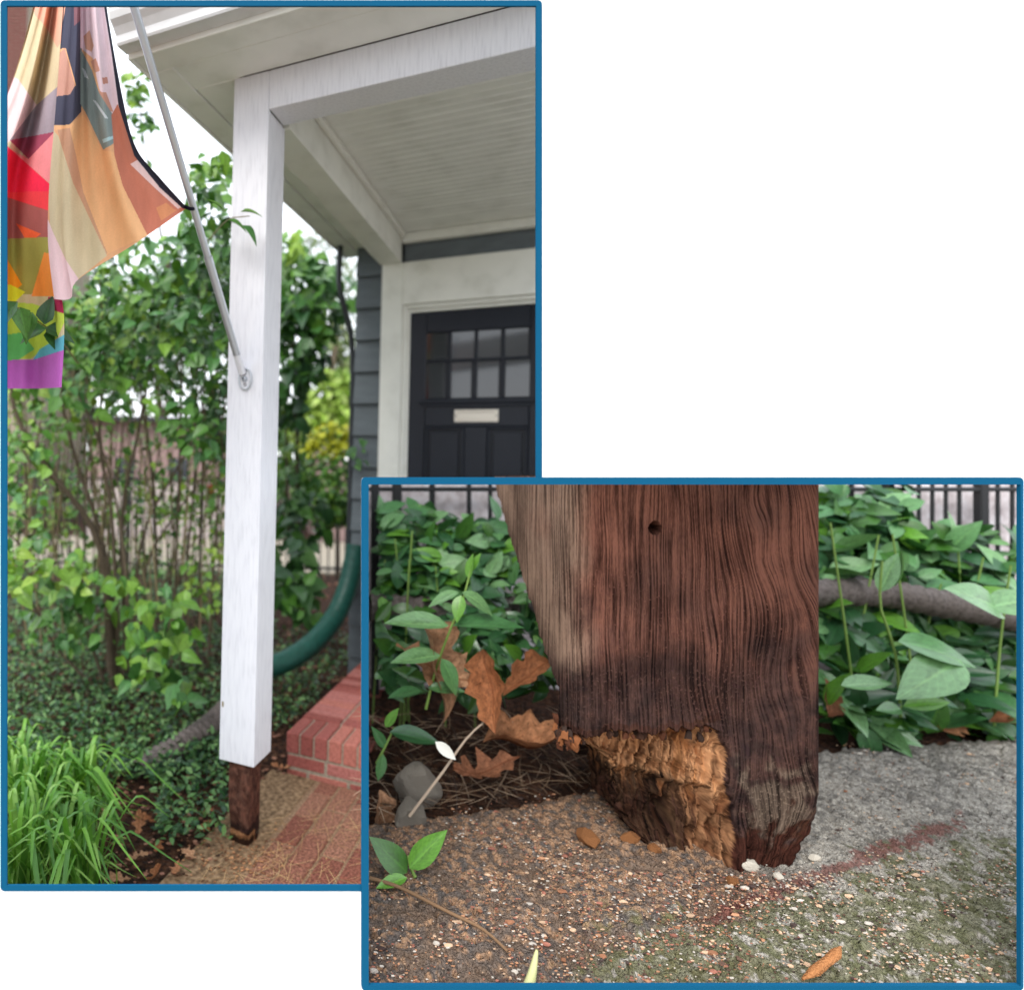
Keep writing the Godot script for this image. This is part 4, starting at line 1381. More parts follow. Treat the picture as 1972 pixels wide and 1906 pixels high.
func tree(called: String, label: String, base: Vector3, height: float, crowns: Array, cols: Array, leaf: float) -> void:
	var o := thing(called, label, "tree", Transform3D(Basis(), base))
	part(o, "trunk", tube(smooth_path([Vector3.ZERO, Vector3(0.1, height * 0.3, 0), Vector3(-0.1, height * 0.65, 0.1), Vector3(0, height * 0.85, 0)], 10), [0.16, 0.05], 8), M.bark)
	var xs := []
	var cs := []
	for c in crowns:
		var ctr: Vector3 = c[0]
		part(o, "limb", tube(smooth_path([Vector3(0, height * 0.3, 0), (Vector3(0, height * 0.45, 0) + (ctr - base)) / 2.0, ctr - base], 6), [0.06, 0.02], 6), M.bark)
		for i in c[3]:
			var n := rdir() * pow(rng.randf(), 0.4)
			var p := ctr - base + Vector3(n.x * c[1], n.y * c[2], n.z * c[1])
			p += Vector3(nf.get_noise_3dv(p * 1.3), nf.get_noise_3dv(p * 1.3 + Vector3(9, 0, 0)), 0) * c[1] * 0.5
			var L := leaf * rng.randf_range(0.7, 1.3)
			xs.append(Transform3D(frame_to(rdir() + Vector3.DOWN * 0.4, rdir() + Vector3.UP).scaled_local(Vector3(L, L, L)), p))
			cs.append(cols[rng.randi() % cols.size()] * rng.randf_range(0.75, 1.15))
	copies(o, "crown", oval[1], M.leaf_any, xs, cs)

func build_far() -> void:
	var d := 15.0
	tree("lime_green_tree", "bright lime green tree behind the grey garage roof", at(640, 985, d), 4.6, [[at(640, 790, d), 0.75, 0.8, 900], [at(600, 820, d), 0.6, 0.6, 500], [at(670, 770, d), 0.7, 0.8, 800]], [lin(170, 204, 84), lin(150, 190, 66), lin(188, 214, 110)], 0.22)
	d = 24.0
	tree("pale_tree", "tall pale green tree in the gap beside the grey house corner", at(650, 965, d), 9.0, [[at(655, 680, d), 0.9, 1.6, 700], [at(640, 720, d), 0.9, 0.9, 350], [at(670, 540, d), 1.0, 1.4, 380], [at(610, 480, d), 0.8, 0.8, 160]], [lin(140, 164, 96), lin(166, 182, 120), lin(110, 140, 76)], 0.22)
	d = 20.0
	tree("garden_tree", "mid green tree behind the fence beyond the lilac", at(-40, 975, d), 7.0, [[at(-20, 760, d), 1.6, 1.8, 900], [at(70, 860, d), 1.2, 1.2, 700], [at(130, 790, d), 0.9, 0.7, 300]], [lin(84, 124, 60), lin(110, 150, 70), lin(60, 100, 52)], 0.26)
	d = 17.0
	tree("maple_tree", "broad dark green tree filling the gaps behind the lilac crown", at(300, 985, d), 6.5, [[at(300, 640, d), 2.0, 1.5, 1300], [at(400, 560, d), 1.3, 1.4, 800], [at(190, 690, d), 1.3, 1.0, 600]], [lin(58, 92, 50), lin(84, 124, 60), lin(104, 142, 70)], 0.26)
	d = 18.0
	tree("hedge_tree", "dark green tree low behind the fence beside the post", at(420, 985, d), 4.0, [[at(420, 870, d), 1.1, 1.2, 900], [at(520, 850, d), 1.3, 1.3, 900], [at(460, 930, d), 1.3, 0.8, 700]], [lin(64, 100, 50), lin(90, 130, 58), lin(120, 150, 60)], 0.24)
	# garage
	var g := thing("garage", "small garage with a grey gabled roof behind the yellow globe shrub", "garage", Transform3D(Basis(), at(650, 1040, 12.0) * Vector3(1, 0, 1)))
	var st := begin()
	var pk := at(690, 806, 12.0) - g.position
	var el := at(590, 885, 12.0) - g.position
	var er := at(790, 890, 12.0) - g.position
	var back := Vector3(0.6, 0, -4.0)
	var cc := (pk + el + er) / 3.0 - Vector3(0, 0.6, 0) + back * 0.5
	var th := Vector3(0, -0.08, 0)
	for s in [[el, pk], [pk, er]]:
		face(st, [s[0], s[1], s[1] + back, s[0] + back], cc)
		face(st, [s[0], s[1], s[1] + th, s[0] + th], cc)
	part(g, "roof", st.commit(), M.roof_grey)
	var wt := begin()
	var wl := at(606, 885, 12.05) - g.position
	var wr := at(775, 885, 12.05) - g.position
	cbox(wt, Vector3(wl.x, 0.0, wl.z - 3.8), Vector3(wr.x, wl.y, wl.z), 0.01)
	part(g, "wall", wt.commit(), M.far_brick)
	face(wt, [wl, wr, pk + Vector3(0, -0.1, -0.05)], wl + Vector3(0, 0, -1))
	# tall brick house at the far left edge
	var b := thing("brick_house", "tall weathered red brick house behind the flag", "house", Transform3D(Basis(), at(40, 885, 13.0) * Vector3(1, 0, 1)))
	var x0 := -1.6
	var x1: float = (at(50, 100, 13.0) - b.position).x
	part(b, "wall", box(Vector3(x0, 0.0, -5.0), Vector3(x1 - 0.01, 13.0, -0.01)), M.mortar)
	var bs := begin()
	var row := 0
	var yy := 6.2
	while yy < 12.95:
		var xx := x0 + (0.11 if row % 2 else 0.0)
		while xx < x1:
			cbox(bs, Vector3(xx, yy, -0.012), Vector3(minf(xx + 0.20, x1), yy + 0.054, 0.006), 0.004)
			xx += 0.22
		yy += 0.071
		row += 1
	var brs := part(b, "bricks", bs.commit(), M.old_brick)
	brs.set_meta("kind", "stuff")
	part(b, "window", box(Vector3(x0 + 0.4, 4.0, -0.03), Vector3(x0 + 1.0, 5.6, 0.01)), M.window)
	# pale neighbour house behind the shrub stems
	var h := thing("neighbour_house", "low pale house with a dark eave seen through the lilac stems", "house", Transform3D(Basis(), at(270, 1060, 12.0) * Vector3(1, 0, 1)))
	var hl: float = (at(170, 900, 12.0) - h.position).x
	var hr: float = (at(470, 900, 12.0) - h.position).x
	part(h, "wall", box(Vector3(hl, 0, -3.0), Vector3(hr, 1.05, 0.0)), M.far_wall)
	part(h, "upper_wall", box(Vector3(hl, 1.051, -3.0), Vector3(hr, 2.18, -0.004)), M.far_brick)
	part(h, "eave", box(Vector3(hl - 0.2, 2.181, -3.0), Vector3(hr + 0.2, 2.26, 0.3)), M.spout)
	for wx in [0.5, 1.5]:
		var wn := part(h, "window", box(Vector3(hl + wx, 1.1, -0.05), Vector3(hl + wx + 0.36, 1.5, 0.012)), M.window)
		part(wn, "sill", box(Vector3(hl + wx - 0.03, 1.06, -0.05), Vector3(hl + wx + 0.39, 1.098, 0.04)), M.far_wall)
	# pale street beyond the fence
	var road := single("street", "pale grey street behind the iron fence", "street", box(Vector3(-9.0, -0.06, -11.9), Vector3(3.0, 0.02, -8.6), 0.01), M.concrete)
	road.set_meta("kind", "structure")
	# iron fence
	var f := thing("iron_fence", "black iron picket fence behind the lilac stems", "fence", Transform3D(Basis(), at(250, 1100, 8.0) * Vector3(1, 0, 1)))
	var fx0: float = (at(-20, 1000, 8.0) - f.position).x
	var fx1: float = (at(672, 1000, 8.0) - f.position).x
	for hh in [0.16, 1.22]:
		part(f, "rail", box(Vector3(fx0, hh, -0.012), Vector3(fx1, hh + 0.03, 0.012)), M.iron)
	var x := fx0 + 0.05
	var k := 0
	while x < fx1:
		var w := 0.009 if k % 16 else 0.028
		part(f, "picket" if k % 16 else "fence_post", box(Vector3(x - w, 0.0, -w), Vector3(x + w, 1.36 if k % 16 else 1.5, w), 0.002), M.iron)
		x += 0.105
		k += 1

func build_low_plants() -> void:
	# ground cover between shrub and path
	var xs := []
	var cs := []
	for i in 15000:
		var x := rng.randf_range(-10, 470)
		var y := 1225.0 + 300.0 * pow(rng.randf(), 1.2)
		if rng.randf() < 0.16:
			x = rng.randf_range(520, 690)
			y = rng.randf_range(1230, 1420)
			if x > 560 + (1420 - y) * 0.9: continue
		if rng.randf() < 0.1:
			x = rng.randf_range(300, 440)
			y = rng.randf_range(1440, 1640)
		if y > 1480 and x > 330 and x < 440 and rng.randf() < 0.5: continue
		if i % 4 == 0:
			x = rng.randf_range(-10, 530)
			y = rng.randf_range(1110, 1245)
		var p := on_ground(x, y) + Vector3(0, rng.randf_range(0.02, 0.11), 0)
		var tip := Vector3(rng.randfn(), 0.25 + 0.5 * rng.randfn(), rng.randfn()).normalized()
		var L := rng.randf_range(0.022, 0.048) * (1.7 if y < 1225.0 else 1.0)
		if y < 1225.0: p.y += rng.randf_range(0.0, 0.16)
		xs.append(Transform3D(frame_to(tip, Vector3.UP + rdir() * 0.8).scaled_local(Vector3(L, L, L)), p))
		cs.append([lin(76, 120, 66), lin(52, 94, 54), lin(98, 144, 78), lin(120, 160, 94), lin(42, 76, 48)][rng.randi() % 5])
	var g := copies(self, "ground_cover", oval[0], M.leaf_any, xs, cs)
	g.set_meta("label", "low dark green ground cover under the lilac")
	g.set_meta("category", "ground cover")
	# day lily clumps
	var shapes := []
	for k in 8:
		var v := PackedVector3Array()
		var reach: float = [0.35, 0.5, 0.65, 0.8, 0.45, 0.9, 0.25, 0.7][k]
		for j in 13:
			var t := j / 12.0
			var w := 0.016 * sqrt(maxf(0.0, 1.0 - t * t)) * (0.6 + 0.4 * minf(1.0, t * 4.0)) + 0.0006
			var hgt := sin(minf(1.0, t * (1.05 + reach * 0.55)) * PI * 0.5) * (1.0 - 0.3 * reach) - maxf(0.0, t - 0.6) * reach * 1.0
			var out := reach * pow(t, 1.6)
			for s in [-1.0, 0.0, 1.0]:
				v.append(Vector3(s * w, hgt - (0.006 if s == 0.0 else 0.0), out))
		shapes.append(sheet(v, 3, 13))
	var lily := [leaf_mat(c8(112, 160, 62)), leaf_mat(c8(90, 140, 50)), leaf_mat(c8(134, 174, 86)), leaf_mat(c8(72, 118, 44))]
	for m in lily: m.albedo_texture = null
	var spots := [[60, 1640, 150], [150, 1610, 90], [50, 1740, 110], [150, 1740, 80], [0, 1570, 60]]
	for q in spots:
		var base := on_ground(q[0], q[1])
		var o := thing("day_lily", "bright green clump of long arching strap leaves at the bed edge", "plant", Transform3D(Basis(), base), "day lily clumps")
		for i in q[2]:
			var s := rng.randf_range(0.22, 0.47)
			var yaw := rng.randf() * TAU
			var p := Vector3(rng.randfn() * 0.05, 0, rng.randfn() * 0.05)
			part(o, "blade", shapes[rng.randi() % 8], lily[rng.randi() % 4], Transform3D(Basis(Vector3.UP, yaw) * Basis(Vector3(1, 0, 0), rng.randfn() * 0.08) * Basis.from_scale(Vector3(s * rng.randf_range(0.8, 1.5), s, s)), p))
	# red flower
	var fl := thing("red_flower", "small orange red tulip glowing behind the shrub stems", "flower", Transform3D(Basis(), at(406, 1050, 5.6)))
	stem(fl, [at(406, 1090, 5.6), at(404, 960, 5.6)], 0.006, 0.005, M.green_stem)
	var pm := leaf_mat(c8(232, 74, 44))
	for i in 6:
		var an := TAU * i / 6.0
		var dirv := Vector3(cos(an), 0, sin(an))
		part(fl, "petal", oval[1], pm, fl.transform.affine_inverse() * Transform3D(frame_to(Vector3.UP + dirv * 0.35, dirv).scaled_local(Vector3.ONE * 0.11), at(405, 955, 5.6) + dirv * 0.012))
	# drain pipe: green bend from the house, dusty grey run towards the bed
	var o2 := thing("drain_pipe", "corrugated drain pipe, dark green bend turning dusty grey along the bed", "pipe", Transform3D(Basis(), on_ground(480, 1330)))
	var inv := o2.transform.affine_inverse()
	var path := smooth_path([inv * at(686, 1050, 4.35), inv * at(672, 1120, 4.3), inv * at(646, 1185, 4.2), inv * at(600, 1240, 4.05), inv * at(545, 1275, 3.95), inv * at(500, 1290, 3.9)], 60)
	var rr := []
	for i in path.size(): rr.append(0.068 + 0.0015 * sin(i * 1.9))
	var gp := part(o2, "green_bend", tube(path, rr, 18), M.pipe_green)
	gp.set_meta("label", "smooth dark green bend of the pipe by the house")
	var p2 := smooth_path([inv * at(500, 1290, 3.9), inv * at(455, 1345, 3.62), inv * at(420, 1385, 3.45), inv * at(360, 1430, 3.25), inv * at(300, 1466, 3.1), inv * at(270, 1490, 3.02)], 110)
	rr = []
	for i in p2.size(): rr.append(0.062 + 0.006 * sin(i * 1.57))
	var gg := part(o2, "grey_run", tube(p2, rr, 18), M.pipe_grey)
	gg.set_meta("label", "ribbed dusty grey run of the pipe lying in the ground cover")
	# oak leaves on the soil
	var oaks := [oak_leaf(0.5, 1), oak_leaf(-0.35, 2), oak_leaf(0.2, 3)]
	var k := 0
	for q in [[266, 1612, 0.09, 0.2, 1], [300, 1580, 0.09, 1.1, 0], [258, 1690, 0.1, 2.0, 0], [285, 1700, 0.1, 4.0, 1], [382, 1600, 0.085, -0.5, 0], [380, 1655, 0.08, 0.9, 0], [330, 1560, 0.08, 2.4, 0], [228, 1335, 0.1, 0.4, 0], [290, 1330, 0.1, 1.9, 0], [345, 1660, 0.075, 3.0, 0], [300, 1640, 0.075, 0.0, 0], [240, 1655, 0.08, 5.0, 0], [560, 1480, 0.09, 1.5, 0], [635, 1280, 0.1, 0.7, 0], [612, 1265, 0.1, 2.2, 0], [410, 1560, 0.07, 2.6, 0]]:
		var up := Basis(Vector3.UP, q[3]) * Basis(Vector3(1, 0, 0), -PI / 2 + (0.9 if q[4] else rng.randf_range(0.0, 0.3)))
		single("oak_leaf", "dry orange brown oak leaf on the soil between bed and post", "leaf", oaks[k % 3], M.oak[k % 3], Transform3D(up.scaled_local(Vector3.ONE * q[2] * 1.1), on_ground(q[0], q[1], 0.02)), "oak leaves on the garden soil")
		k += 1

# ---------------------------------------------------------------- model of the rotten foot
func edge_y(x: float) -> float:
	var ks := [[690.0, 1575.0], [960.0, 1540.0], [1200.0, 1500.0], [1590.0, 1432.0], [1972.0, 1408.0], [2200.0, 1400.0]]
	for i in ks.size() - 1:
		if x <= ks[i + 1][0]:
			return lerpf(ks[i][1], ks[i + 1][1], (x - ks[i][0]) / (ks[i + 1][0] - ks[i][0]))
	return 1400.0

func build_slab() -> void:
	var nu := 420
	var nv := 330
	var v := PackedVector3Array()
	var col := PackedColorArray()
	var inv := Transform3D(cam_b, eye).affine_inverse()
	var grey := lin(150, 146, 140)
	var pale := lin(206, 200, 190)
	var tan := lin(206, 172, 146)
	var brown := lin(148, 126, 110)
	var green := lin(158, 156, 130)
	var red := lin(142, 88, 80)
	var slate := lin(126, 118, 114)
	for j in nv + 2:
		for i in nu:
			var x := 703.0 + (2180.0 - 703.0) * i / (nu - 1)
			var ey := edge_y(x) + 6.0 * nf.get_noise_2d(x * 0.03, 1.0)
			var near := 1.545
			var far := SLAB * F / (ey - CY)
			var t := minf(float(j) / nv, 1.0)
			var d := lerpf(near, far, t)
			var X := (x - CX) / F * d
			var hgt := 0.012 * nf.get_noise_2d(X * 3.0, d * 3.0) + 0.008 * nf.get_noise_2d(X * 14.0, d * 14.0) + 0.006 * nf.get_noise_2d(X * 45.0, d * 45.0)
			hgt -= 0.012 * smoothstep(0.32, 0.5, nf.get_noise_2d(X * 20.0 + 40.0, d * 20.0)) + 0.010 * smoothstep(0.05, 0.0, absf(nf.get_noise_2d(X * 2.2 + 11.0, d * 2.2)))
			hgt -= 0.03 * smoothstep(0.9, 1.0, t)
			if j > nv: hgt -= 0.12
			v.append(Vector3(X, -SLAB + hgt, -d))
			var y := CY + SLAB * F / d
			var n1 := nf.get_noise_2d(X * 5.0, d * 5.0 + 7.0)
			var n2 := nf.get_noise_2d(X * 26.0 + 3.0, d * 26.0)
			var n3 := nf.get_noise_2d(X * 80.0 + 3.0, d * 80.0)
			# damp dirty stone with drifts of sawdust, bare grey stone to the right, lichen in front
			var c := brown.lerp(slate, clampf(0.5 + 1.2 * n1 - 0.5 * n2, 0.0, 1.0))
			var heap := Vector2((x - 1180.0) / 360.0, (y - 1600.0) / 120.0).length()
			var dust := smoothstep(0.10, 0.42, n2 * 0.8 + n1 * 0.5 + 0.30 - 0.14 * heap)
			c = c.lerp(tan.lerp(lin(206, 160, 122), clampf(0.5 + n3, 0.0, 1.0)), dust * 0.85)
			var rw := smoothstep(1400.0, 1540.0, x + 150.0 * n1 + 60.0 * n2)
			c = c.lerp(pale.lerp(grey, clampf(0.35 + 1.3 * n2 + 0.7 * n1, 0.0, 1.0)), rw)
			var gw := smoothstep(-30.0, 30.0, (y - 1795.0) + (x - 1250.0) * 0.26 + 90.0 * n1 + 50.0 * n2) * smoothstep(1080.0, 1160.0, x + 80.0 * n2)
			c = c.lerp(green.lerp(lin(126, 128, 92), clampf(0.5 + 1.4 * n2, 0.0, 1.0)), gw * 0.9)
			c = c.lerp(pale, gw * smoothstep(0.28, 0.36, nf.get_noise_2d(X * 16.0 + 80.0, d * 16.0) + 0.2 * n3))
			var line := absf((y - 1690.0) + (x - 1560.0) * 0.36 + 16.0 * n1)
			c = c.lerp(red, smoothstep(26.0, 18.0, line + 46.0 * maxf(0.0, n2) + 20.0 * absf(n3)) * smoothstep(1330.0, 1360.0, x + 80.0 * n2) * smoothstep(1850.0, 1830.0, x + 60.0 * n2) * 0.8)
			c = c * clampf(0.92 + 0.5 * n3, 0.45, 1.3)
			col.append(c)
	var m := mat(Color.WHITE, 0.95, 0.25)
	m.vertex_color_use_as_albedo = true
	m.uv1_triplanar = true
	m.uv1_scale = Vector3(3.2, 3.2, 3.2)
	m.albedo_texture = noise_tex(0.06, [c8(170, 164, 158), c8(236, 234, 230), Color.WHITE], [0.05, 0.5, 0.9], 51)
	m.heightmap_enabled = true
	m.heightmap_texture = bump_tex(0.08, 52)
	m.heightmap_scale = 1.6
	var s := single("stone_slab", "rough stone slab dusted with sawdust under the rotten post foot", "slab", sheet(v, nu, nv + 2, PackedVector2Array(), col), m, Transform3D(cam_b, eye), "", "structure")
	s.set_meta("kind", "structure")
	# soil bed behind the slab
	var sv := PackedVector3Array()
	for j in 40:
		for i in 60:
			var d := lerpf(2.1, REAR, j / 39.0)
			var X := lerpf((703.0 - CX) / F * d, (2180.0 - CX) / F * d, i / 59.0)
			sv.append(Vector3(X, -SLAB - 0.06 + 0.05 * nf.get_noise_2d(X * 4.0, d * 4.0), -d))
	single("bed_soil", "dark soil of the bed behind the stone slab", "soil", sheet(sv, 60, 40), M.soil, Transform3D(cam_b, eye), "", "structure")
	# rear wall of the bay, pale brick, and iron railings before it
	var xf := Transform3D(cam_b, eye)
	var top := -(923.0 - CY) / F * REAR
	var rw2 := thing("garden_wall", "pale whitewashed wall behind the railings of the close bed", "wall", xf)
	part(rw2, "wall", box(Vector3((703.0 - CX) / F * REAR, -SLAB - 0.1, -REAR - 0.05), Vector3((2180.0 - CX) / F * REAR, top, -REAR), 0.004), M.white_wall)
	var fz := REAR - 0.12
	var fe := thing("iron_railing", "dark iron railing along the pale wall behind the rotten post", "fence", xf)
	for q in [[722, 15], [764, 17], [832, 10], [903, 8], [944, 7], [1640, 8], [1710, 16], [1770, 6], [1796, 6], [1822, 6], [1848, 6], [1890, 17], [1922, 6], [1950, 6], [2000, 6]]:
		var X: float = (q[0] - CX) / F * fz
		var w: float = q[1] / F * fz * 0.5
		part(fe, "bar", box(Vector3(X - w, -SLAB - 0.05, -fz - w), Vector3(X + w, top - 0.012, -fz + w), 0.006), M.iron)
	part(fe, "rail", box(Vector3((703.0 - CX) / F * fz, -(946.0 - CY) / F * fz, -fz - 0.02), Vector3((2100.0 - CX) / F * fz, -(938.0 - CY) / F * fz, -fz + 0.02), 0.004), M.iron)
	# pipe lying behind the post
	var pp := thing("ribbed_pipe", "grey ribbed drain pipe lying in the leaves behind the rotten post", "pipe", xf)
	var ctrl := []
	for q in [[712, 1170, 3.05], [960, 1176, 3.05], [1300, 1160, 3.1], [1640, 1140, 3.1], [1800, 1160, 3.05], [1960, 1190, 3.0], [2100, 1230, 2.95]]:
		ctrl.append(inv * at(q[0], q[1], q[2]))
	var path := smooth_path(ctrl, 240)
	var rr := []
	for i in path.size(): rr.append(0.064 + 0.006 * sin(i * 1.57))
	part(pp, "ribbed_tube", tube(path, rr, 18), M.pipe_grey)

func build_foot() -> void:
	var zp := SLAB * F / (1672.0 - CY)
	var w := 488.0 / F * zp
	var p := at(1341, 1672, zp) + cam_b * Vector3(0, -0.012, -w * 0.5)
	var o := thing("rotten_post", "large reddish brown wooden post with a rotten crumbling hollow foot", "post", Transform3D(cam_b, p))
	part(o, "timber", wood_post(w, 1.538, [110, 280, 20, 12], 460, 1.0, 1.0), M.wood)
	# crumbling lip
	var fx := []
	var fc := []
	var bit := chip_mesh(21)
	for i in 150:
		var u := absf(rng.randfn()) * 0.05 - 0.01
		if i % 3 == 0: u = rng.randf_range(0.0, 0.6)
		var q := Vector3((u - 0.5) * w, (0.535 + rng.randfn() * 0.018 - (0.05 * rng.randf() if u < 0.08 else 0.0)) * w, (0.5 - rng.randf_range(0.02, 0.12)) * w)
		var k := rng.randf_range(0.004, 0.014)
		fx.append(Transform3D(Basis(rdir(), rng.randf() * TAU).scaled(Vector3(k, k * 1.6, k)), q))
		fc.append([lin(92, 56, 40), lin(70, 48, 38), lin(140, 88, 56), lin(60, 46, 40)][rng.randi() % 4])
	copies(o, "crumbling_lip", bit, M.chip_any, fx, fc)
	var chip := chip_mesh(7)
	# crumbs and sawdust
	var xs := []
	var cs := []
	var pal := [lin(184, 136, 104), lin(150, 104, 78), lin(206, 172, 142), lin(104, 80, 68), lin(76, 62, 58), lin(196, 186, 174), lin(158, 104, 88)]
	for i in 22000:
		var x := rng.randf_range(705, 1985)
		var y := rng.randf_range(1420, 1905)
		if y < edge_y(x) + 4: continue
		if x > 1180 and x < 1590 and y < 1660: continue
		if x > 1560 and y < 1640 and rng.randf() < 0.55: continue
		if rng.randf() > clampf(0.35 + 1.6 * nf.get_noise_2d(x * 0.006, y * 0.012), 0.06, 1.0): continue
		var near_post := rng.randf() < 0.25
		if near_post:
			x = 1300 + rng.randfn() * 190
			y = 1690 + absf(rng.randfn()) * 70 - 10
			if y > 1903 or x < 706 or x > 1985: continue
		var k := rng.randf_range(0.0012, 0.0036) * (2.4 if rng.randf() < 0.05 else 1.0)
		var q := on_slab(x, y, 0.004)
		xs.append(Transform3D(Basis(rdir(), rng.randf() * TAU).scaled(Vector3(k * rng.randf_range(0.8, 2.2), k * 0.7, k)), q))
		var c: Color = pal[rng.randi() % 7]
		if x > 1500 and rng.randf() < 0.6: c = pal[[5, 2, 4][rng.randi() % 3]]
		cs.append(c * rng.randf_range(0.75, 1.15))
	var s := copies(self, "wood_crumbs", chip, M.chip_any, xs, cs)
	s.set_meta("label", "fine wood crumbs and sawdust spread over the stone slab")
	s.set_meta("category", "crumbs")
	# larger chips lying singly
	var tanm := tri_mat(c8(206, 144, 92), 0.85, noise_tex(0.04, [c8(180, 160, 140), Color.WHITE], [], 61), Vector3(6, 6, 6), bump_tex(0.05, 62), 0.5)
	var palem := tri_mat(c8(214, 206, 192), 0.9, noise_tex(0.04, [c8(190, 186, 180), Color.WHITE], [], 63), Vector3(6, 6, 6))
	for q in [[1133, 1622, 0.042, 0, "orange wood chip on the slab left of the rotten post"], [1215, 1618, 0.028, 0, "small orange wood crumb tucked under the hollow of the rotten post"], [1262, 1640, 0.022, 0, "tiny brown wood crumb in front of the hollow post foot"], [1443, 1668, 0.026, 1, "white mineral lump against the front of the rotten post"], [1500, 1690, 0.016, 1, "pale crumb on the slab right of the white lump"], [1570, 1655, 0.016, 1, "pale crumb at the right corner of the rotten post"], [1410, 1700, 0.018, 0, "tan crumb in front of the post's broken toe"]]:
		single("wood_chip", q[4], "chip", rock_mesh(rng.randf() * 50.0), tanm if q[3] == 0 else palem, Transform3D(cam_b * Basis(Vector3.UP, rng.randf() * TAU).scaled_local(Vector3(1.3, 0.75, 1.0) * q[2]), on_slab(q[0], q[1], q[2] * 0.35)))
	# long splinter at the front edge
	var sp := thing("wood_splinter", "long pale wood splinter lying at the front of the slab", "splinter", Transform3D(cam_b, on_slab(1585, 1882, 0.02)))
	part(sp, "splinter", tube(PackedVector3Array([Vector3(-0.075, 0.0, 0.03), Vector3(-0.03, 0.004, 0.012), Vector3(0.01, 0.012, -0.004), Vector3(0.05, 0.022, -0.02), Vector3(0.072, 0.034, -0.03)]), [0.003, 0.012, 0.0105, 0.012, 0.001], 5), tanm)
	# rocks at the slab edge
	var rocks := [[806, 1534, 0.10, "angular grey rock at the far left edge of the slab"], [790, 1580, 0.065, "smaller pale grey rock in front of the angular grey rock"]]
	for q in rocks:
		single("rock", q[3], "rock", rock_mesh(q[2] * 100.0), M.stone, Transform3D(cam_b * Basis(Vector3.UP, 0.6).scaled_local(Vector3(1.15, 0.95, 0.8) * q[2]), on_slab(q[0], q[1], q[2] * 0.45)))
	# sticks
	var dry := mat(c8(176, 156, 136), 0.85)
	var st := thing("dry_stem", "pale dry stalk leaning over the grey rock", "stalk", Transform3D(Basis(), on_slab(788, 1580)))
	stem(st, [at(788, 1572, 2.2), at(850, 1490, 2.22), at(900, 1420, 2.3), at(945, 1380, 2.36)], 0.006, 0.0035, dry, "stalk", 10, 6)
	var tw := thing("twig", "thin brown twig lying across the left front of the slab", "twig", Transform3D(Basis(), on_slab(800, 1780)))
	stem(tw, [on_slab(712, 1700, 0.015), on_slab(770, 1722, 0.02), on_slab(860, 1768, 0.02), on_slab(930, 1800, 0.015), on_slab(978, 1838, 0.008)], 0.006, 0.004, mat(c8(128, 98, 70), 0.8), "twig", 16, 6)
	var sh := thing("pale_shoot", "pale green shoot tip poking up at the slab front", "shoot", Transform3D(Basis(), on_slab(1024, 1895)))
	stem(sh, [on_slab(1012, 1905, -0.02), on_slab(1024, 1895, 0.02), on_slab(1034, 1888, 0.075)], 0.017, 0.003, mat(c8(196, 196, 140), 0.6), "shoot", 8, 8)

func vinca(called: String, label: String, xf_base: Vector3, ctrl: Array, pairs: Array, group := "") -> void:
	var o := thing(called, label, "plant", Transform3D(cam_b, xf_base), group)
	stem(o, ctrl, 0.006, 0.004, M.green_stem, "stem", 10, 6)
	var inv := o.transform.affine_inverse()
	for q in pairs:
		# x, y, depth, tip direction, facing, length, tone
		var xf := Transform3D(cam_b * frame_to(q[3], q[4]).scaled_local(Vector3(q[5], q[5], q[5])), at(q[0], q[1], q[2]))
		part(o, "leaf", oval[q[7] if q.size() > 7 else 1], M.vinca[q[6]], inv * xf)

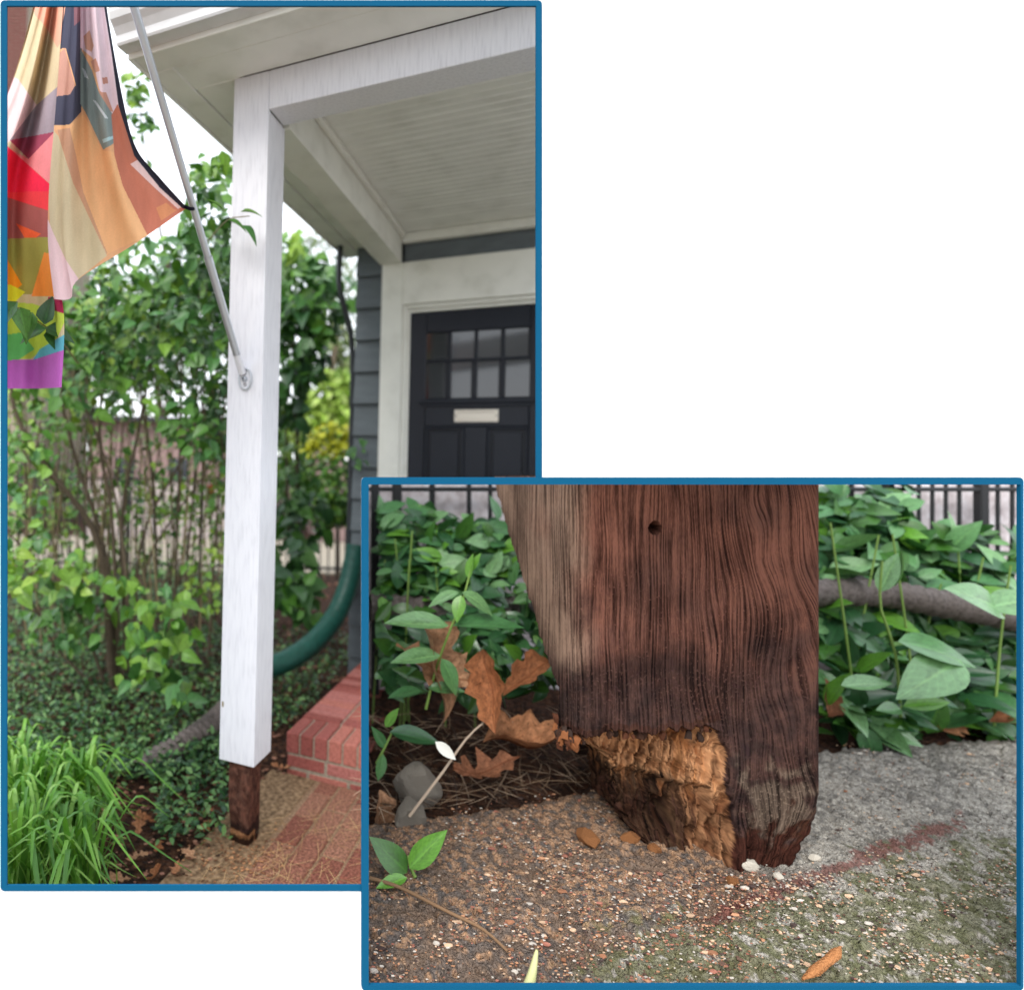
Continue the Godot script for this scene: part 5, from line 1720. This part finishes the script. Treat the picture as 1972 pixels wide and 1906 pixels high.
func build_model_plants() -> void:
	M.vinca = [leaf_mat(c8(104, 156, 96), 0.3), leaf_mat(c8(84, 138, 84), 0.28), leaf_mat(c8(112, 172, 60), 0.4), leaf_mat(c8(56, 104, 62), 0.3), leaf_mat(c8(132, 180, 120), 0.26), leaf_mat(c8(70, 120, 46), 0.35)]
	for m in M.vinca: m.metallic_specular = 0.6
	# seedling left of the post
	vinca("seedling", "upright seedling with paired oval leaves left of the rotten post", at(838, 1340, 2.5), [at(820, 1365, 2.5), at(842, 1280, 2.47), at(868, 1210, 2.43), at(893, 1150, 2.42), at(908, 1088, 2.42)], [
		[890, 1140, 2.40, Vector3(0.85, -0.42, 0.3), Vector3(0.2, 0.75, 0.6), 0.135, 4, 1], [888, 1146, 2.40, Vector3(-0.35, -0.8, 0.45), Vector3(-0.5, 0.1, 0.8), 0.10, 2, 1], [884, 1140, 2.44, Vector3(-0.95, -0.38, -0.1), Vector3(0.1, 0.9, 0.35), 0.13, 4, 0],
		[872, 1205, 2.40, Vector3(1.0, 0.05, 0.15), Vector3(0.0, 0.95, 0.3), 0.26, 1, 2], [864, 1205, 2.42, Vector3(-1.0, 0.10, 0.1), Vector3(0.0, 0.9, 0.45), 0.25, 4, 2], [903, 1115, 2.42, Vector3(0.1, 1.0, 0.1), Vector3(-0.8, 0.2, 0.5), 0.10, 2, 2], [908, 1100, 2.42, Vector3(0.35, 0.9, 0.2), Vector3(-0.7, 0.2, 0.5), 0.08, 2, 2],
		[848, 1262, 2.42, Vector3(-1.0, -0.05, 0.2), Vector3(0, 0.9, 0.5), 0.20, 4, 2], [850, 1268, 2.42, Vector3(0.45, -0.85, 0.4), Vector3(0.3, 0.4, 0.8), 0.14, 0, 1],
		[812, 1330, 2.48, Vector3(-1.0, -0.1, 0.2), Vector3(0, 0.9, 0.4), 0.14, 1, 2], [824, 1325, 2.46, Vector3(1.0, 0.0, 0.2), Vector3(0, 0.8, 0.5), 0.14, 0, 2]])
	vinca("low_sprig", "two bright green leaves at the left front edge of the slab", on_slab(790, 1690), [on_slab(800, 1690), on_slab(790, 1680, 0.02), on_slab(786, 1672, 0.04)], [
		[788, 1672, 1.92, Vector3(0.62, 0.72, 0.1), Vector3(-0.4, 0.4, 0.8), 0.165, 2, 2], [784, 1680, 1.93, Vector3(-0.62, 0.72, 0.2), Vector3(0.3, 0.3, 0.9), 0.15, 5, 1], [784, 1690, 1.9, Vector3(-0.95, -0.15, 0.2), Vector3(0.0, 0.9, 0.4), 0.10, 2, 2]])
	vinca("small_sprig", "small dark green sprig beside the grey rock", on_slab(740, 1440), [at(725, 1470, 2.4), at(740, 1440, 2.4), at(760, 1400, 2.4)], [
		[750, 1410, 2.38, Vector3(1.0, -0.15, 0.1), Vector3(0, 0.85, 0.5), 0.19, 3, 2], [742, 1400, 2.4, Vector3(0.5, 0.8, 0.1), Vector3(-0.3, 0.4, 0.8), 0.09, 2, 2], [742, 1440, 2.4, Vector3(-0.5, 0.8, 0.1), Vector3(0, 0.5, 0.8), 0.10, 1, 2], [738, 1452, 2.38, Vector3(-0.2, -0.9, 0.1), Vector3(0, 0.3, 0.8), 0.10, 0, 2]])
	single("petal", "white petal lying on the dry stalk beside the rock", "petal", leaf_mesh(1.0, 0.42, "oval", 0.3, 0.1), mat(c8(228, 226, 216), 0.6), Transform3D(cam_b * frame_to(Vector3(0.75, -0.6, 0.2), Vector3(-0.2, 0.5, 0.8)).scaled_local(Vector3.ONE * 0.09), at(838, 1428, 2.2)))
	# dead oak leaves
	var oaks := [leaf_mesh(1.0, 0.58, "oval", 0.85, 0.35, 22, 1.0), leaf_mesh(1.0, 0.5, "oval", 1.2, -0.3, 22, 1.7), oak_leaf(0.6, 6)]
	var n := 0
	for q in [[800, 1190, 2.56, Vector3(0.45, -0.85, 0.3), Vector3(0.7, 0.4, 0.7), 0.40, "curled tan oak leaf standing behind the seedling stem"], [930, 1250, 2.50, Vector3(0.12, -0.9, 0.4), Vector3(-0.6, 0.3, 0.8), 0.30, "pale tan oak leaf rolled open between seedling and post"], [760, 1250, 2.58, Vector3(0.85, -0.35, 0.3), Vector3(0.2, 0.6, 0.8), 0.34, "brown oak leaf flat under the seedling's lower leaves"], [1060, 1275, 2.52, Vector3(-0.9, -0.3, 0.2), Vector3(0.1, 0.9, 0.4), 0.22, "narrow orange oak leaf tip touching the post's left side"],
		[930, 1430, 2.55, Vector3(1.0, -0.05, 0.25), Vector3(0, 0.95, 0.3), 0.36, "flat brown oak leaf at the left rear of the slab"], [1000, 1470, 2.45, Vector3(-1.0, -0.1, 0.2), Vector3(0, 0.95, 0.3), 0.28, "dark brown oak leaf lying at the slab edge by the hollow"], [730, 1520, 2.34, Vector3(0.1, -0.95, 0.3), Vector3(0.4, 0.5, 0.8), 0.17, "tan oak leaf propped against the grey rock"],
		[1905, 1390, 2.96, Vector3(1.0, -0.1, 0.2), Vector3(0, 0.8, 0.6), 0.24, "rust oak leaf at the right end of the slab edge"], [1860, 1405, 3.0, Vector3(-1.0, 0.1, 0.2), Vector3(0, 0.8, 0.6), 0.2, "dark rust oak leaf half under the right hand leaves"], [1595, 1380, 2.9, Vector3(0.1, 1.0, 0.1), Vector3(0, 0.2, 1.0), 0.16, "small brown oak leaf against the post's right edge"]]:
		single("fallen_oak_leaf", q[6], "leaf", oaks[n % 3], M.oak[(n * 3 + (2 if n < 2 else 0)) % 4], Transform3D(cam_b * frame_to(q[3], q[4]).scaled_local(Vector3.ONE * q[5]), at(q[0], q[1], q[2])))
		n += 1
	# beds of periwinkle
	for bed in [["left", [[710, 860, 985, 1150, 260], [820, 990, 1005, 1160, 260], [705, 1060, 1160, 1330, 260], [900, 1060, 1000, 1330, 170]], "green periwinkle bed left of the rotten post", 800.0], ["right", [[1580, 1760, 945, 1110, 190], [1580, 1980, 1020, 1240, 360], [1600, 1990, 1200, 1420, 300], [1585, 1700, 1180, 1400, 110]], "green periwinkle bed right of the rotten post", 1760.0]]:
		var base := at(bed[3], 1320, 3.0)
		var o := thing("periwinkle_bed", bed[2], "plants", Transform3D(cam_b, base))
		var inv := o.transform.affine_inverse()
		var k := 0
		var xs := []
		var cs := []
		var all := []
		for rct in bed[1]:
			for i in rct[4]:
				var x := rng.randf_range(rct[0], rct[1])
				var y := rng.randf_range(rct[2], rct[3])
				var dmax := 3.45
				var dmin := maxf(2.62, SLAB * F / (edge_y(x) - CY) + 0.06)
				# lower leaves sit nearer
				var d := lerpf(dmax, dmin, clampf((y - 950.0) / 450.0, 0.0, 1.0)) + rng.randf_range(-0.1, 0.12)
				all.append([d, x, y])
		all.sort_custom(func(p, q): return p[0] < q[0])
		for q in all:
			var tip := Vector3(rng.randfn(), 0.15 + 0.45 * rng.randfn(), rng.randfn() * 0.6)
			var nrm := Vector3(0.0, 0.8, 0.55) + rdir() * 0.55
			var L := rng.randf_range(0.08, 0.22) if bed[0] == "right" else rng.randf_range(0.07, 0.16)
			if bed[0] == "left":
				if q[1] + minf(tip.normalized().x, 0.0) * L * F / q[0] < 725.0: tip.x = absf(tip.x)
				if q[1] < 722.0: q[1] = 722.0 + rng.randf() * 20.0
			var xf: Transform3D = inv * Transform3D(cam_b * frame_to(tip, nrm).scaled_local(Vector3(L, L, L)), at(q[1], q[2], q[0]))
			var tone: int = [0, 1, 1, 2, 3, 3, 4, 5, 5][rng.randi() % 9]
			if k < 280:
				part(o, "leaf", oval[rng.randi() % 3], M.vinca[tone], xf)
			else:
				xs.append(xf)
				cs.append(M.vinca[tone].albedo_color.srgb_to_linear())
			k += 1
		if xs.size(): copies(o, "foliage", oval[1], M.leaf_any, xs, cs)
		for i in (10 if bed[0] == "right" else 7):
			var x := rng.randf_range(bed[1][0][0], bed[1][1][1])
			var d := rng.randf_range(2.95, 3.3)
			var l := rng.randf_range(-70, 70)
			stem(o, [at(x, 1400, d), at(x + l * 0.4, 1230, d), at(x + l, rng.randf_range(1000, 1130), d - 0.05)], 0.006, 0.004, M.green_stem, "stem", 6, 5)
	# one large leaf in front of the right bed
	vinca("broad_leaf_sprig", "sprig with broad pale green leaves in front of the right bed", at(1740, 1370, 2.86), [at(1735, 1380, 2.86), at(1725, 1260, 2.84), at(1695, 1160, 2.84), at(1700, 1080, 2.84)], [
		[1850, 1270, 2.74, Vector3(-0.9, -0.25, 0.3), Vector3(0.1, 0.8, 0.7), 0.34, 4, 1], [1730, 1235, 2.8, Vector3(0.9, -0.1, 0.3), Vector3(0, 0.85, 0.6), 0.3, 0, 1], [1695, 1140, 2.84, Vector3(0.35, 1.0, 0.1), Vector3(-0.7, 0.2, 0.7), 0.19, 4, 2], [1722, 1130, 2.84, Vector3(0.15, 1.0, 0.1), Vector3(0.6, 0.2, 0.7), 0.18, 5, 2], [1740, 1360, 2.8, Vector3(1.0, 0.25, 0.3), Vector3(0, 0.7, 0.7), 0.17, 2, 2], [1735, 1365, 2.8, Vector3(-1.0, 0.1, 0.3), Vector3(0, 0.7, 0.7), 0.15, 0, 2], [1930, 1180, 2.8, Vector3(-0.8, 0.5, 0.3), Vector3(0, 0.6, 0.7), 0.3, 4, 1], [1900, 1170, 2.8, Vector3(0.9, 0.3, 0.2), Vector3(0, 0.6, 0.7), 0.24, 4, 1], [1620, 1320, 2.82, Vector3(1.0, 0.15, 0.2), Vector3(0, 0.8, 0.6), 0.2, 4, 2]])
	# debris of stalks at the slab edge on the left
	var xs2 := []
	var cs2 := []
	var blade := tube(smooth_path([Vector3(0, 0, -0.5), Vector3(0.06, 0.05, 0), Vector3(-0.03, 0, 0.5)], 5), [0.012, 0.018, 0.02, 0.018, 0.014, 0.006], 4)
	for i in 520:
		var x := rng.randf_range(705, 1190)
		var y := rng.randf_range(1370, edge_y(x) - 4)
		var d := SLAB * F / (y - CY) * 0.98
		var L := rng.randf_range(0.05, 0.2)
		xs2.append(Transform3D(cam_b * (Basis(Vector3.UP, rng.randf() * TAU) * Basis(Vector3.RIGHT, rng.randfn() * 0.25)).scaled_local(Vector3(L * 0.6, L * 0.3, L)), at(x, y, minf(d, 2.62)) + Vector3(0, -0.01, 0)))
		cs2.append([lin(150, 124, 100), lin(96, 78, 64), lin(186, 160, 136), lin(70, 60, 54)][rng.randi() % 4])
	var s2 := copies(self, "dry_stalks", blade, M.chip_any, xs2, cs2)
	s2.set_meta("label", "tangle of dry stalks at the left rear slab edge")
	s2.set_meta("category", "litter")

func _ready() -> void:
	make_world()
	make_materials()
	build_display_wall()
	build_ground()
	build_house()
	build_porch_roof()
	build_steps()
	build_slab()
	build_far()
	build_post()
	build_flag()
	build_lilac()
	build_low_plants()
	build_foot()
	build_model_plants()
	build_litter()
